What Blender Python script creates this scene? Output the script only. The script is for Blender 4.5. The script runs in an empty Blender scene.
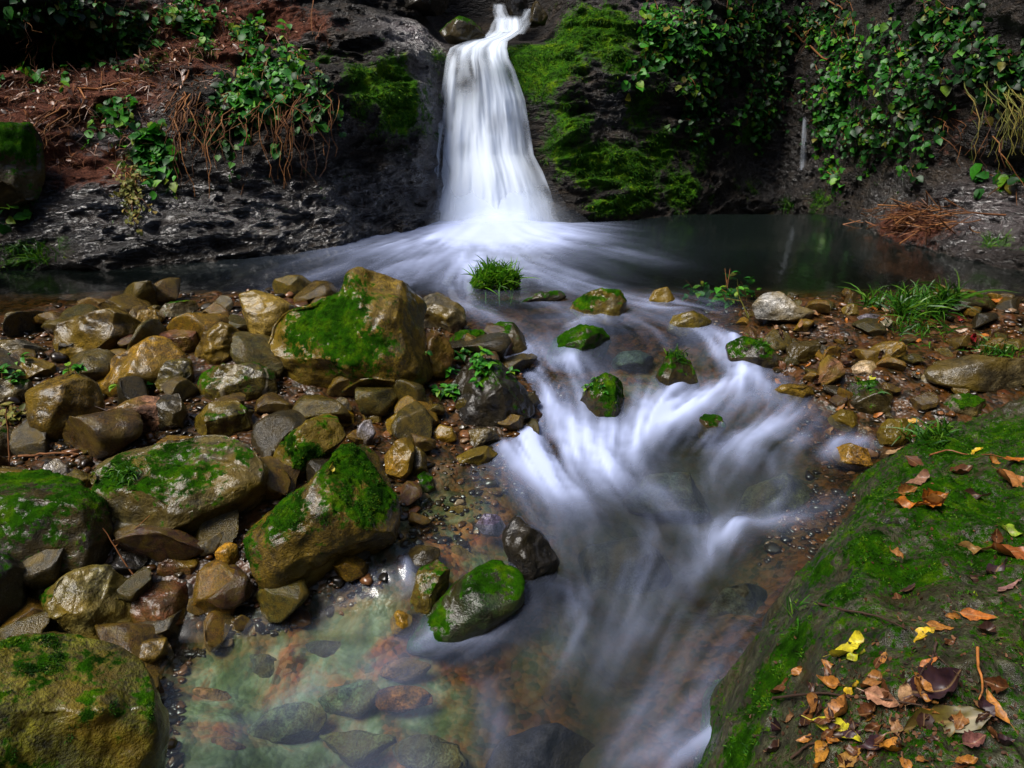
import bpy, bmesh, math, random
import numpy as np
from mathutils import Vector, Matrix
from mathutils.bvhtree import BVHTree

# ------------------------------------------------------------------ camera, light, exposure
sc = bpy.context.scene
COL = sc.collection
CAM_H, PITCH, LENS = 1.5, 22.0, 24.0
cam_d = bpy.data.cameras.new('camera'); cam_d.lens = LENS; cam_d.sensor_width = 36
cam_d.clip_start = 0.05; cam_d.clip_end = 400
cam = bpy.data.objects.new('camera', cam_d); COL.objects.link(cam)
cam.location = (0, 0, CAM_H); cam.rotation_euler = (math.radians(90 - PITCH), 0, 0)
sc.camera = cam

SUN = Vector((-0.46, -0.24, 0.85)).normalized()          # direction towards the sun
world = bpy.data.worlds.new('World'); sc.world = world; world.use_nodes = True
wn = world.node_tree; wn.nodes.clear()
sky = wn.nodes.new('ShaderNodeTexSky'); sky.sky_type = 'NISHITA'; sky.sun_disc = False
sky.sun_elevation = math.asin(SUN.z); sky.sun_rotation = math.atan2(SUN.x, SUN.y)
sky.air_density = 1.0; sky.dust_density = 3.0
bg = wn.nodes.new('ShaderNodeBackground'); bg.inputs['Strength'].default_value = 0.05
wo = wn.nodes.new('ShaderNodeOutputWorld')
wn.links.new(sky.outputs[0], bg.inputs[0]); wn.links.new(bg.outputs[0], wo.inputs[0])
sl = bpy.data.lights.new('sun', 'SUN'); sl.energy = 2.1; sl.angle = math.radians(26); sl.color = (1, .96, .9)
so = bpy.data.objects.new('sun', sl); COL.objects.link(so); so.location = (-6, -4, 12)
so.rotation_euler = SUN.to_track_quat('Z', 'Y').to_euler()
sc.view_settings.view_transform = 'Standard'; sc.view_settings.look = 'None'
sc.view_settings.exposure = 1.66; sc.view_settings.gamma = 1.0
sc.render.engine = 'CYCLES'
sc.cycles.use_denoising = True
sc.cycles.max_bounces = 6; sc.cycles.diffuse_bounces = 3; sc.cycles.glossy_bounces = 2
sc.cycles.transparent_max_bounces = 24; sc.cycles.caustics_reflective = False; sc.cycles.caustics_refractive = False
sc.cycles.sample_clamp_indirect = 4

# ------------------------------------------------------------------ pixel helpers (1024x768)
FPX = 1024 * LENS / 36.0
cp, sp_ = math.cos(math.radians(PITCH)), math.sin(math.radians(PITCH))
FWD = np.array((0, cp, -sp_)); UPV = np.array((0, sp_, cp)); RGT = np.array((1., 0, 0)); EYE = np.array((0, 0, CAM_H))
def ray(px, py): return FWD + RGT * (px - 512) / FPX + UPV * (384 - py) / FPX
def at_y(px, py, y): d = ray(px, py); return EYE + d * (y / d[1])
def at_z(px, py, z):
    d = ray(px, py); return EYE + d * ((z - CAM_H) / d[2])
def smooth(a, b, x):
    t = np.clip((np.asarray(x, float) - a) / (b - a), 0, 1); return t * t * (3 - 2 * t)

# ------------------------------------------------------------------ noise
def _h(ix, iy, iz, seed):
    n = (ix.astype(np.uint32) * np.uint32(374761393) + iy.astype(np.uint32) * np.uint32(668265263)
         + iz.astype(np.uint32) * np.uint32(2246822519) + np.uint32((seed * 3266489917) & 0xffffffff))
    n = (n ^ (n >> np.uint32(13))) * np.uint32(1274126177)
    n = (n ^ (n >> np.uint32(15))) * np.uint32(2246822519)
    n = n ^ (n >> np.uint32(16))
    return n.astype(np.float64) / 4294967295.0 * 2 - 1
def noise(p, seed=0):
    p = np.asarray(p, float); f = np.floor(p); t = p - f; i = f.astype(np.int64)
    u = t * t * t * (t * (t * 6 - 15) + 10)
    x0, y0, z0 = i[..., 0], i[..., 1], i[..., 2]
    def L(a, b, k): return a + (b - a) * k
    c = [[[_h(x0 + a, y0 + b, z0 + d, seed) for d in (0, 1)] for b in (0, 1)] for a in (0, 1)]
    ux, uy, uz = u[..., 0], u[..., 1], u[..., 2]
    return L(L(L(c[0][0][0], c[1][0][0], ux), L(c[0][1][0], c[1][1][0], ux), uy),
             L(L(c[0][0][1], c[1][0][1], ux), L(c[0][1][1], c[1][1][1], ux), uy), uz)
ROT = np.array([[.8, .6, 0], [-.48, .64, .6], [.36, -.48, .8]])
def fbm(p, octv=4, seed=0, gain=.5):
    p = np.asarray(p, float); s = 0; a = 1; tot = 0
    for k in range(octv):
        s = s + a * noise(p, seed + k * 17); tot += a; a *= gain; p = (p @ ROT) * 2.03 + 3.7
    return s / tot * 1.6
def ridged(p, octv=3, seed=0):
    p = np.asarray(p, float); s = 0; a = 1; tot = 0
    for k in range(octv):
        s = s + a * (1 - 2 * np.abs(noise(p, seed + k * 31))); tot += a; a *= .5; p = (p @ ROT) * 2.1 + 1.3
    return s / tot
def P3(x, y, z=0): return np.stack(np.broadcast_arrays(np.asarray(x, float), np.asarray(y, float), np.asarray(z, float)), -1)

# ------------------------------------------------------------------ object helpers
def make_mesh(name, V, F, mat, attrs=None, smooth_=True, mats=None, mi=None):
    me = bpy.data.meshes.new(name)
    V = np.asarray(V, np.float32)
    if isinstance(F, np.ndarray):
        n, k = F.shape
        me.vertices.add(len(V)); me.vertices.foreach_set('co', V.ravel())
        me.loops.add(n * k); me.loops.foreach_set('vertex_index', F.astype(np.int32).ravel())
        me.polygons.add(n); me.polygons.foreach_set('loop_start', np.arange(0, n * k, k, dtype=np.int32))
        me.update(calc_edges=True)
    else:
        me.from_pydata(V.tolist(), [], F); me.update()
    if smooth_: me.polygons.foreach_set('use_smooth', np.ones(len(me.polygons), bool))
    for m in ([mat] if mats is None else mats): me.materials.append(m)
    if mi is not None: me.polygons.foreach_set('material_index', np.asarray(mi, np.int32))
    for k, a in (attrs or {}).items():
        at = me.attributes.new(k, 'FLOAT', 'POINT'); at.data.foreach_set('value', np.asarray(a, np.float32).ravel())
    return me
def link(name, me, parent=None, label=None, cat=None, group=None, kind=None):
    o = bpy.data.objects.new(name, me); COL.objects.link(o)
    if parent is not None: o.parent = parent
    if label: o['label'] = label
    if cat: o['category'] = cat
    if group: o['group'] = group
    if kind: o['kind'] = kind
    return o
def grid_faces(nr, nc):
    i = np.arange(nr * nc).reshape(nr, nc)
    return np.stack([i[:-1, :-1], i[:-1, 1:], i[1:, 1:], i[1:, :-1]], -1).reshape(-1, 4)
def bvh_of(V, F): return BVHTree.FromPolygons([tuple(v) for v in V.tolist()], [tuple(f) for f in F.tolist()])

class NT:
    def __init__(s, name):
        s.m = bpy.data.materials.new(name); s.m.use_nodes = True; s.t = s.m.node_tree; s.t.nodes.clear()
        s.out = s.n('OutputMaterial')
    def n(s, typ, ins=None, **kw):
        nd = s.t.nodes.new('ShaderNode' + typ)
        for k, v in kw.items(): setattr(nd, k, v)
        for k, v in (ins or {}).items():
            if hasattr(v, 'links') or isinstance(v, bpy.types.NodeSocket): s.t.links.new(v, nd.inputs[k])
            elif hasattr(v, 'outputs'): s.t.links.new(v.outputs[0], nd.inputs[k])
            else: nd.inputs[k].default_value = v
        return nd
    def math(s, op, a, b=0.0, clamp=False): return s.n('Math', {0: a, 1: b}, operation=op, use_clamp=clamp).outputs[0]
    def noise(s, vec, scale, detail=4, rough=.55, dist=0.0):
        return s.n('TexNoise', {'Vector': vec, 'Scale': scale, 'Detail': detail, 'Roughness': rough, 'Distortion': dist}).outputs['Fac']
    def ramp(s, fac, stops, interp='LINEAR'):
        r = s.n('ValToRGB', {0: fac}); e = r.color_ramp.elements; r.color_ramp.interpolation = interp
        while len(e) < len(stops): e.new(.5)
        for q, (p, c) in zip(e, stops):
            q.position = p; q.color = (c, c, c, 1) if not isinstance(c, tuple) else (*c, 1)
        return r.outputs[0]
    def mixc(s, fac, a, b, mode='MIX'):
        m = s.n('Mix', data_type='RGBA', blend_type=mode)
        for k, v in ((0, fac), (6, a), (7, b)):
            if isinstance(v, bpy.types.NodeSocket): s.t.links.new(v, m.inputs[k])
            else: m.inputs[k].default_value = (*v, 1) if isinstance(v, tuple) else v
        return m.outputs[2]
    def mixs(s, fac, a, b): return s.n('MixShader', {0: fac, 1: a, 2: b})
    def attr(s, name): return s.n('Attribute', attribute_name=name).outputs['Fac']
    def pos(s): return s.n('NewGeometry').outputs['Position']
    def obj(s): return s.n('TexCoord').outputs['Object']
    def bump(s, h, strength, dist, normal=None):
        d = {'Height': h, 'Strength': strength, 'Distance': dist}
        if normal is not None: d['Normal'] = normal
        return s.n('Bump', d).outputs[0]
    def end(s, sh): s.t.links.new(sh.outputs[0], s.out.inputs[0]); return s.m
def C4(c): return (*c, 1)

MOSS_A, MOSS_B, MOSS_C = (.004, .018, .0008), (.022, .092, .0012), (.095, .175, .003)
def moss_colour(m, v, scale=1.0):
    n1 = m.noise(v, 9 * scale, 5); n2 = m.noise(v, 60 * scale, 3)
    c = m.ramp(n1, [(.3, MOSS_A), (.52, MOSS_B), (.75, MOSS_C)])
    return m.mixc(m.ramp(n2, [(.35, .55), (.6, 0.0)]), c, (.010, .028, .003))

def rock_material(name, coat=.9, film=.8, tex=1.0):
    m = NT(name); v = m.n('VectorMath', {0: m.obj(), 1: (tex, tex, tex)}, operation='MULTIPLY').outputs[0]
    oi = m.n('ObjectInfo'); base = oi.outputs['Color']; vein = oi.outputs['Alpha']; rnd = oi.outputs['Random']
    off = m.n('VectorMath', {0: v, 1: m.n('CombineXYZ', {0: m.math('MULTIPLY', rnd, 37.), 1: m.math('MULTIPLY', rnd, 91.)})}, operation='ADD').outputs[0]
    n1 = m.noise(off, 4.5, 6, .6, .4); n2 = m.noise(off, 22, 6, .65); n3 = m.noise(off, 110, 4, .6)
    mott = m.ramp(n1, [(.3, .25), (.5, .8), (.68, 1.5)])
    c = m.mixc(1.0, base, mott, 'MULTIPLY')
    grain = m.ramp(n2, [(.32, .16), (.5, .9), (.68, 1.8)])
    c = m.mixc(m.ramp(n3, [(.38, .7), (.55, 0.)]), c, (.012, .009, .004))
    c = m.mixc(1.0, c, grain, 'MULTIPLY')
    # ochre algae film and pale mineral crust
    c = m.mixc(m.ramp(m.noise(off, 3.1, 4, .6, .8), [(.42, 0.), (.66, film)]), c, m.mixc(1., (.140, .088, .001), m.ramp(m.math('MULTIPLY', m.n('SeparateColor', {0: base}).outputs[0], 10.), [(0., .02), (1., 1.)]), 'MULTIPLY'))
    c = m.mixc(m.ramp(m.noise(off, 14, 6, .75), [(.68, 0.), (.78, .3)]), c, (.22, .15, .06))
    # thin quartz veins
    w = m.n('TexWave', {'Vector': off, 'Scale': 1.3, 'Distortion': 9., 'Detail': 3., 'Detail Scale': 1.4}, wave_type='BANDS').outputs['Fac']
    c = m.mixc(m.math('MULTIPLY', m.ramp(w, [(.975, 0.), (.998, .4)]), vein), c, (.42, .36, .25))
    ms = m.attr('moss'); mn = m.noise(off, 26, 5, .7)
    mask = m.ramp(m.math('ADD', ms, m.math('MULTIPLY', m.math('SUBTRACT', mn, .5), 2.0)), [(.42, 0.), (.62, 1.)])
    c = m.mixc(mask, c, moss_colour(m, off))
    bh = m.math('ADD', m.math('MULTIPLY', n2, .9), m.math('MULTIPLY', n3, .4))
    mb = m.noise(off, 190, 3, .7)
    nb = m.bump(bh, .7, .04); nb2 = m.bump(mb, m.math('MULTIPLY', mask, .9), .02, nb)
    rough = m.ramp(m.noise(off, 7, 5, .6), [(.3, .07), (.55, .17), (.75, .36)])
    r2 = m.n('Mix', {0: mask, 2: rough, 3: .9}, data_type='FLOAT').outputs[0]
    spec = m.n('Mix', {0: mask, 2: .85, 3: .12}, data_type='FLOAT').outputs[0]
    cn = m.bump(m.math('ADD', n2, m.math('MULTIPLY', n3, .2)), .42, .02); cw = m.n('Mix', {0: mask, 2: m.math('MULTIPLY', m.ramp(m.noise(off, 9, 5, .7, .5), [(.30, .35), (.48, 1.)]), coat), 3: 0.}, data_type='FLOAT').outputs[0]
    p = m.n('BsdfPrincipled', {'Base Color': c, 'Roughness': .55, 'Normal': nb2, 'Specular IOR Level': m.math('MULTIPLY', spec, .12), 'Coat Weight': cw, 'Coat Roughness': rough, 'Coat IOR': 1.4, 'Coat Normal': cn})
    return m.end(p)
M_ROCK = rock_material('wet_rock'); M_DROWN = rock_material('drowned_rock', 0.)

# ------------------------------------------------------------------ water level
WY = [1, 2, 3.0, 3.45, 3.75, 4.2, 4.65, 4.85, 5.3, 5.6, 30]
WZ = [-.57, -.53, -.45, -.39, -.33, -.19, -.15, -.07, -.02, 0, 0]
LY = [1, 2.25, 2.55, 3.0, 3.45, 3.75, 4.2, 4.65, 4.85, 5.3, 5.6, 30]
LZ = [-.55, -.535, -.40, -.385, -.36, -.32, -.19, -.15, -.07, -.02, 0, 0]
def water_level(x, y):
    x = np.asarray(x, float); y = np.asarray(y, float)
    yj = y + .16 * fbm(P3(x * 1.1, y * .35, 3.3), 2, 5) * smooth(5.6, 4.9, y)
    a = np.interp(yj, WY, WZ); b = np.interp(yj, LY, LZ)
    return a + (b - a) * smooth(.3, -.1, x)
def on_water(px, py):
    d = ray(px, py); t = np.linspace(.6, 26, 2600); p = EYE + d * t[:, None]
    k = np.argmax(p[:, 2] < water_level(p[:, 0], p[:, 1])); return p[k] if k else p[-1]

LEFT_SHORE = [(-260, 345), (-60, 322), (30, 312), (110, 304), (200, 297), (260, 292), (350, 300), (425, 322), (490, 345), (505, 362), (535, 400),
              (530, 430), (492, 455), (460, 475), (432, 495), (410, 520), (396, 552), (365, 578), (300, 600), (230, 612), (170, 645), (150, 690), (150, 768), (130, 1000)]
RIGHT_SHORE = [(700, 1000), (722, 768), (742, 700), (790, 640), (822, 590), (836, 540), (850, 498), (882, 455), (856, 428), (818, 405), (790, 378), (770, 352),
               (745, 330), (740, 312), (780, 302), (850, 297), (950, 298), (1040, 304), (1300, 330)]
POLY = np.array([on_water(*p)[:2] for p in LEFT_SHORE + RIGHT_SHORE] + [(12., 5.2), (12., 13.), (-12., 13.), (-12., 4.6)])
def poly_sd(x, y, poly=POLY):
    x = np.asarray(x, float); y = np.asarray(y, float); d = np.full(x.shape, 1e9); ins = np.zeros(x.shape, bool)
    for a, b in zip(poly, np.roll(poly, -1, 0)):
        e = b - a; t = np.clip(((x - a[0]) * e[0] + (y - a[1]) * e[1]) / max(e @ e, 1e-9), 0, 1)
        d = np.minimum(d, np.hypot(x - a[0] - e[0] * t, y - a[1] - e[1] * t))
        if a[1] != b[1]:
            c = ((a[1] > y) != (b[1] > y)) & (x < (b[0] - a[0]) * (y - a[1]) / (b[1] - a[1]) + a[0]); ins ^= c
    return np.where(ins, d, -d)                                   # positive in the water
def ground_level(x, y):
    sd = poly_sd(x, y); w = water_level(x, y)
    sd = sd + .05 * fbm(P3(np.asarray(x) * 3, np.asarray(y) * 3, 1.1), 3, 8)
    deep = .02 + .16 * smooth(0, .55, sd) + .40 * smooth(6.1, 8.8, y) * smooth(0, 1, sd)
    bank = .02 + .10 * smooth(0, .5, -sd) + .10 * smooth(.3, 1.4, -sd) + .25 * smooth(1.5, 5, -sd)
    n = .035 * fbm(P3(np.asarray(x) * 2.2, np.asarray(y) * 2.2, 0), 4, 3) + .012 * fbm(P3(np.asarray(x) * 11, np.asarray(y) * 11, 0), 2, 4)
    return np.where(sd > 0, w - deep, w + bank) + n

# ------------------------------------------------------------------ ground sheet
def ground_material():
    m = NT('stream_bed_gravel'); v = m.pos()
    vo = m.n('TexVoronoi', {'Vector': v, 'Scale': 17., 'Randomness': 1.}); vo2 = m.n('TexVoronoi', {'Vector': v, 'Scale': 46.})
    rc = m.n('SeparateColor', {0: vo.outputs['Color']}).outputs[0]; rc2 = m.n('SeparateColor', {0: vo2.outputs['Color']}).outputs[0]
    stops = [(0, (.010, .005, .001)), (.2, (.045, .017, .002)), (.38, (.018, .012, .003)), (.52, (.06, .024, .006)), (.68, (.009, .007, .003)), (.84, (.07, .036, .014)), (.95, (.05, .014, .004))]
    c = m.mixc(.5, m.ramp(rc, stops, 'CONSTANT'), m.ramp(rc2, stops, 'CONSTANT'))
    al = m.attr('algae')
    n = m.noise(v, 2.6, 5, .6, .6)
    green = m.ramp(m.noise(v, 5.5, 6, .65, .5), [(.32, (.03, .045, .008)), (.48, (.09, .13, .05)), (.6, (.19, .24, .14)), (.72, (.30, .13, .03))])
    c = m.mixc(al, c, m.mixc(1., c, (4.2, 3.4, 2.6), 'MULTIPLY'))
    c = m.mixc(m.math('MULTIPLY', al, m.ramp(n, [(.40, .0), (.54, 1.)])), c, green)
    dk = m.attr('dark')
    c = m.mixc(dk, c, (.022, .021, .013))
    h = m.math('ADD', m.math('MULTIPLY', vo.outputs['Distance'], -1.), m.math('MULTIPLY', vo2.outputs['Distance'], -.4))
    nb = m.bump(h, .4, .03)
    sub = m.attr('sub'); p = m.n('BsdfPrincipled', {'Base Color': c, 'Roughness': .35, 'Normal': nb, 'Specular IOR Level': m.n('Mix', {0: sub, 2: .3, 3: 0.}, data_type='FLOAT').outputs[0]})
    return m.end(p)
gx = np.concatenate([np.linspace(-14, -5.2, 16), np.linspace(-5.1, 5.6, 430), np.linspace(5.8, 14, 14)])
gy = np.concatenate([np.linspace(-14, .6, 14), np.linspace(.7, 11, 430), np.linspace(11.3, 16, 8)])
GX, GY = np.meshgrid(gx, gy); GZ = ground_level(GX, GY)
gsd = poly_sd(GX, GY)
GV = np.stack([GX, GY, GZ], -1).reshape(-1, 3); GF = grid_faces(*GX.shape)
pool_ll = np.array([on_water(*p)[:2] for p in [(200, 640), (300, 600), (400, 590), (470, 640), (480, 768), (470, 1000), (100, 1000), (150, 700)]])
algae = smooth(-.1, .2, poly_sd(GX, GY, pool_ll)) * .95
algae = np.maximum(algae, .3 * smooth(.1, .6, gsd) * smooth(-.15, .2, GX) * smooth(5.2, 4.4, GY))
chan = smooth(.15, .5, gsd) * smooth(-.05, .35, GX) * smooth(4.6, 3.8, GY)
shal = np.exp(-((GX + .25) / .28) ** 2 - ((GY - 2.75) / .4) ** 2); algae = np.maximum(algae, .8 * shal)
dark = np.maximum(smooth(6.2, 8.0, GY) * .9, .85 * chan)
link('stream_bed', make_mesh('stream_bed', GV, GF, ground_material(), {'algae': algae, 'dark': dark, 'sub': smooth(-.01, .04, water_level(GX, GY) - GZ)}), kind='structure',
     label='pebbly stream bed and gravel banks below the fall', cat='ground')
BVH_G = bvh_of(GV, GF)

# ------------------------------------------------------------------ cliff
KEYS = [(-150, 285, 'L'), (0, 268, 'L'), (110, 265, 'L'), (240, 258, 'L'), (335, 245, 'M'), (395, 232, 'N'), (432, 226, 'S'), (452, 222, 'C'), (535, 222, 'C'), (560, 220, 'R'),
        (620, 218, 'R2'), (690, 212, 'B'), (740, 202, 'K'), (775, 198, 'K'), (825, 210, 'D'), (900, 240, 'D'), (960, 256, 'D'), (1024, 268, 'D'), (1200, 300, 'D')]
PROF = {
 'L': [(-.6, -.1), (0, 0), (.25, .12), (.55, .32), (.75, .5), (.86, .52), (.98, .75), (1.3, 1.15), (1.6, 1.6), (2.0, 2.1), (2.6, 2.6), (3.2, 3.0), (7.5, 4.6)],
 'M': [(-.6, -.1), (0, 0), (.4, .2), (.8, .42), (1.0, .40), (1.2, .35), (1.6, .55), (2.0, 1.1), (2.4, 1.7), (3, 2.3), (7.5, 4.2)],
 'N': [(-.6, 0), (0, 0), (.5, .3), (1.0, .45), (1.2, .35), (1.35, .2), (1.8, .3), (2.2, .55), (2.45, 1.0), (2.8, 1.9), (7.5, 4.2)],
 'S': [(-.6, 0), (0, 0), (.6, .22), (1.1, .35), (1.7, .42), (2.2, .55), (2.35, .9), (2.55, 1.2), (2.8, 2.0), (7.5, 4.3)],
 'C': [(-.6, .15), (0, .15), (.55, .3), (.7, .45), (1.7, .62), (2.2, .85), (2.36, 1.3), (2.5, 2.3), (2.9, 3.0), (7.5, 4.6)],
 'R': [(-.6, 0), (0, 0), (.5, .1), (1, .18), (1.5, .2), (1.75, .12), (2.1, .4), (2.4, .9), (2.7, 1.5), (3.2, 2.3), (7.5, 4.3)],
 'R2': [(-.6, 0), (0, 0), (.35, -.02), (.65, .12), (.95, .45), (1.4, .5), (1.8, .45), (2.2, .6), (2.7, 1.1), (3.3, 1.9), (7.5, 4.0)],
 'B': [(-.6, 0), (0, 0), (.3, .08), (.6, .2), (.85, .55), (1.3, .6), (1.8, .65), (2.4, .7), (3, 1.0), (7.5, 2.4)],
 'K': [(-.6, .1), (0, .15), (.35, .5), (.7, .7), (1.0, .55), (1.5, .45), (2.2, .5), (3, .8), (7.5, 2.0)],
 'D': [(-.6, -.1), (0, 0), (.2, .22), (.45, .38), (.8, .55), (1.2, .5), (1.7, .35), (2.3, .45), (3, .75), (7.5, 2.0)],
}
base = [at_z(px, py, 0)[:2] for px, py, k in KEYS]; prof = [PROF[k] for *_, k in KEYS]
pre = [((0.5, -6.5), 'D'), ((-5.5, -5.5), 'D'), ((-7.6, 0), 'D')]; post = [((7.4, 3.0), 'D'), ((6.8, -2), 'D'), ((0.5, -6.5), 'D')]  # ring closed unseen behind the camera, added to block low sky light
base = np.array([p for p, _ in pre] + base + [p for p, _ in post]); prof = [PROF[k] for _, k in pre] + prof + [PROF[k] for _, k in post]
seg = np.r_[0, np.cumsum(np.hypot(*np.diff(base, axis=0).T))]
s0, s1 = seg[3], seg[-4]
ss = np.concatenate([np.linspace(0, s0, 30)[:-1], np.linspace(s0, s1, 620), np.linspace(s1, seg[-1], 30)[1:]])
zz = np.concatenate([np.linspace(-.6, 3.3, 250), np.linspace(3.3, 7.5, 30)[1:]])  # unseen upper walls raised to narrow the sky opening and darken the sides
ptab = np.array([np.interp(zz, [a for a, _ in p], [b for _, b in p]) for p in prof])
rtab = np.array([np.interp(ss, seg, ptab[:, k]) for k in range(len(zz))])            # (nz, ns)
bx = np.interp(ss, seg, base[:, 0]); by = np.interp(ss, seg, base[:, 1])
ker = np.hanning(13); ker /= ker.sum()
def sm(a): return np.convolve(np.pad(a, 6, mode='edge'), ker, 'valid')
bx, by = sm(bx), sm(by); rtab = np.apply_along_axis(sm, 1, rtab)
dl = np.hypot(bx, by - 1.0); ddx = bx / dl; ddy = (by - 1.0) / dl
CX = bx[None] + ddx[None] * rtab; CY = by[None] + ddy[None] * rtab; CZ = np.repeat(zz[:, None], len(ss), 1)
CP = np.stack([CX, CY, CZ], -1)
xpx = 512 + FPX * CX / (CY * cp + (CAM_H - CZ) * sp_)
chute = smooth(85, 40, np.abs(xpx - 495)) * smooth(7, 8, CY)
amp = 1 - .85 * chute
left = smooth(430, 380, xpx)
disp = .22 * fbm(CP * np.array([.9, .9, 1.2]), 4, 21)
disp += (.13 * ridged(CP * np.array([1.5, 1.5, 2.8]), 5, 33)) * (1 - .3 * left)
lowwet = smooth(1.0, .7, CZ)
disp += .085 * ridged(CP * np.array([3.0, 3.0, 7.0]) + .3 * fbm(CP * 3, 2, 2)[..., None], 4, 51) * lowwet
lay = smooth(470, 520, xpx) * smooth(760, 690, xpx); disp += (.10 * lay + .07 * left) * ridged(CP * np.array([.8, .8, 5.5]) + .5 * fbm(CP * 1.5, 2, 8)[..., None], 4, 61)
zl = CZ * 3.4 + .9 * fbm(CP * np.array([.7, .7, .3]), 3, 97); kl = np.floor(zl); fr_ = zl - kl
la = noise(P3(kl * 7.31, CX * .9, CY * .9), 98); lb = noise(P3((kl + 1) * 7.31, CX * .9, CY * .9), 98); disp += .20 * (la + (lb - la) * smooth(.72, 1.0, fr_)) * (1 - .35 * lowwet)
disp += .045 * fbm(CP * np.array([6, 6, 9]), 4, 76) + .02 * ridged(CP * 15, 2, 77)
hollow_c = at_y(55, 52, 9.6); hd = np.sqrt(((CP - hollow_c) / np.array([1.1, 2.5, .22])) ** 2 @ np.ones(3))
disp = disp * amp - .95 * np.exp(-hd ** 4)
over_c = at_y(50, 8, 9.4); hd = np.sqrt(((CP - over_c) / np.array([1.5, 2.0, .25])) ** 2 @ np.ones(3))
disp += .5 * np.exp(-hd ** 2)
CP = CP + np.stack([-ddx[None] * disp, -ddy[None] * disp, .25 * disp * amp], -1)
CV = CP.reshape(-1, 3); CF = grid_faces(*CX.shape)
BVH_C = bvh_of(CV, CF)
def cast(px, py, *bvhs):
    d = Vector(ray(px, py)).normalized(); best = None
    for b in bvhs:
        r = b.ray_cast(Vector(EYE), d)
        if r[0] is not None and (best is None or r[3] < best[3]): best = r
    return best
def depth_of(p): return float((np.array(p) - EYE) @ FWD)
def blob(px, py, rpx, ry=None):
    r = cast(px, py, BVH_C)
    if r is None: return 0
    c = np.array(r[0]); k = depth_of(c) / FPX
    q = (CV - c) / np.array([rpx * k, max(rpx * k, .6), (ry or rpx) * k * 1.05])
    return np.exp(-(q ** 2).sum(1))
cm = np.zeros(len(CV)); csoil = np.zeros(len(CV)); cwet = np.zeros(len(CV)); cpale = np.zeros(len(CV))
for px, py, rx, ry, s in [(540, 60, 55, 45, 1.1), (590, 30, 60, 40, 1.0), (620, 60, 40, 40, .7), (560, 110, 40, 25, .6), (560, 150, 30, 22, .75), (600, 165, 50, 28, .95), (640, 175, 40, 40, 1.),
                          (620, 205, 45, 14, .9), (660, 150, 25, 25, .9), (680, 190, 30, 25, .9), (750, 132, 22, 16, .9), (750, 185, 30, 15, .5), (398, 92, 26, 42, 1.3), (365, 85, 30, 38, .85), (425, 110, 12, 40, .6), (570, 120, 40, 40, .75), (640, 110, 40, 40, .65), (700, 150, 30, 40, .6), (660, 60, 40, 40, .6), (860, 150, 30, 30, .45), (330, 60, 30, 25, .55), (440, 60, 14, 40, .5), (410, 135, 20, 20, .4),
                          (300, 100, 40, 45, .35), (130, 160, 18, 40, .6), (200, 50, 30, 18, .5), (160, 60, 20, 14, .6), (290, 175, 60, 20, .4), (20, 255, 30, 18, .7), (60, 245, 25, 14, .5), (930, 100, 60, 50, .3), (820, 200, 20, 14, .6), (1000, 240, 20, 15, .5), (150, 15, 120, 18, .5)]:
    cm = np.maximum(cm, s * blob(px, py, rx, ry))
for px, py, rx, ry, s in [(60, 90, 110, 45, 1.1), (190, 40, 90, 35, 1.), (240, 20, 90, 25, .9), (300, 30, 60, 25, .7), (100, 170, 70, 25, .75), (40, 150, 50, 40, .9), (900, 225, 70, 22, .8), (960, 120, 40, 60, .4)]:
    csoil = np.maximum(csoil, s * blob(px, py, rx, ry))
for px, py, rx, ry, s in [(120, 215, 130, 35, 1.), (250, 215, 120, 38, 1.), (350, 210, 90, 40, .9), (420, 40, 45, 30, 1.), (430, 90, 14, 60, .9), (420, 190, 40, 40, .9), (770, 180, 60, 50, .4), (880, 210, 50, 30, .6), (980, 215, 50, 40, .9), (120, 110, 40, 40, .5), (620, 100, 30, 30, .4)]:
    cwet = np.maximum(cwet, s * blob(px, py, rx, ry))
for px, py, rx, ry, s in [(110, 120, 35, 35, 1.), (175, 35, 22, 12, .9), (125, 65, 16, 14, 1.), (420, 32, 35, 14, .9), (650, 10, 25, 16, .8), (585, 15, 20, 12, .5), (845, 110, 12, 22, .7), (985, 215, 40, 30, .5), (420, 75, 8, 25, .6)]:
    cpale = np.maximum(cpale, s * blob(px, py, rx, ry))  # pale grey rock, with lilac wet highlights also put into the colour
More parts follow.
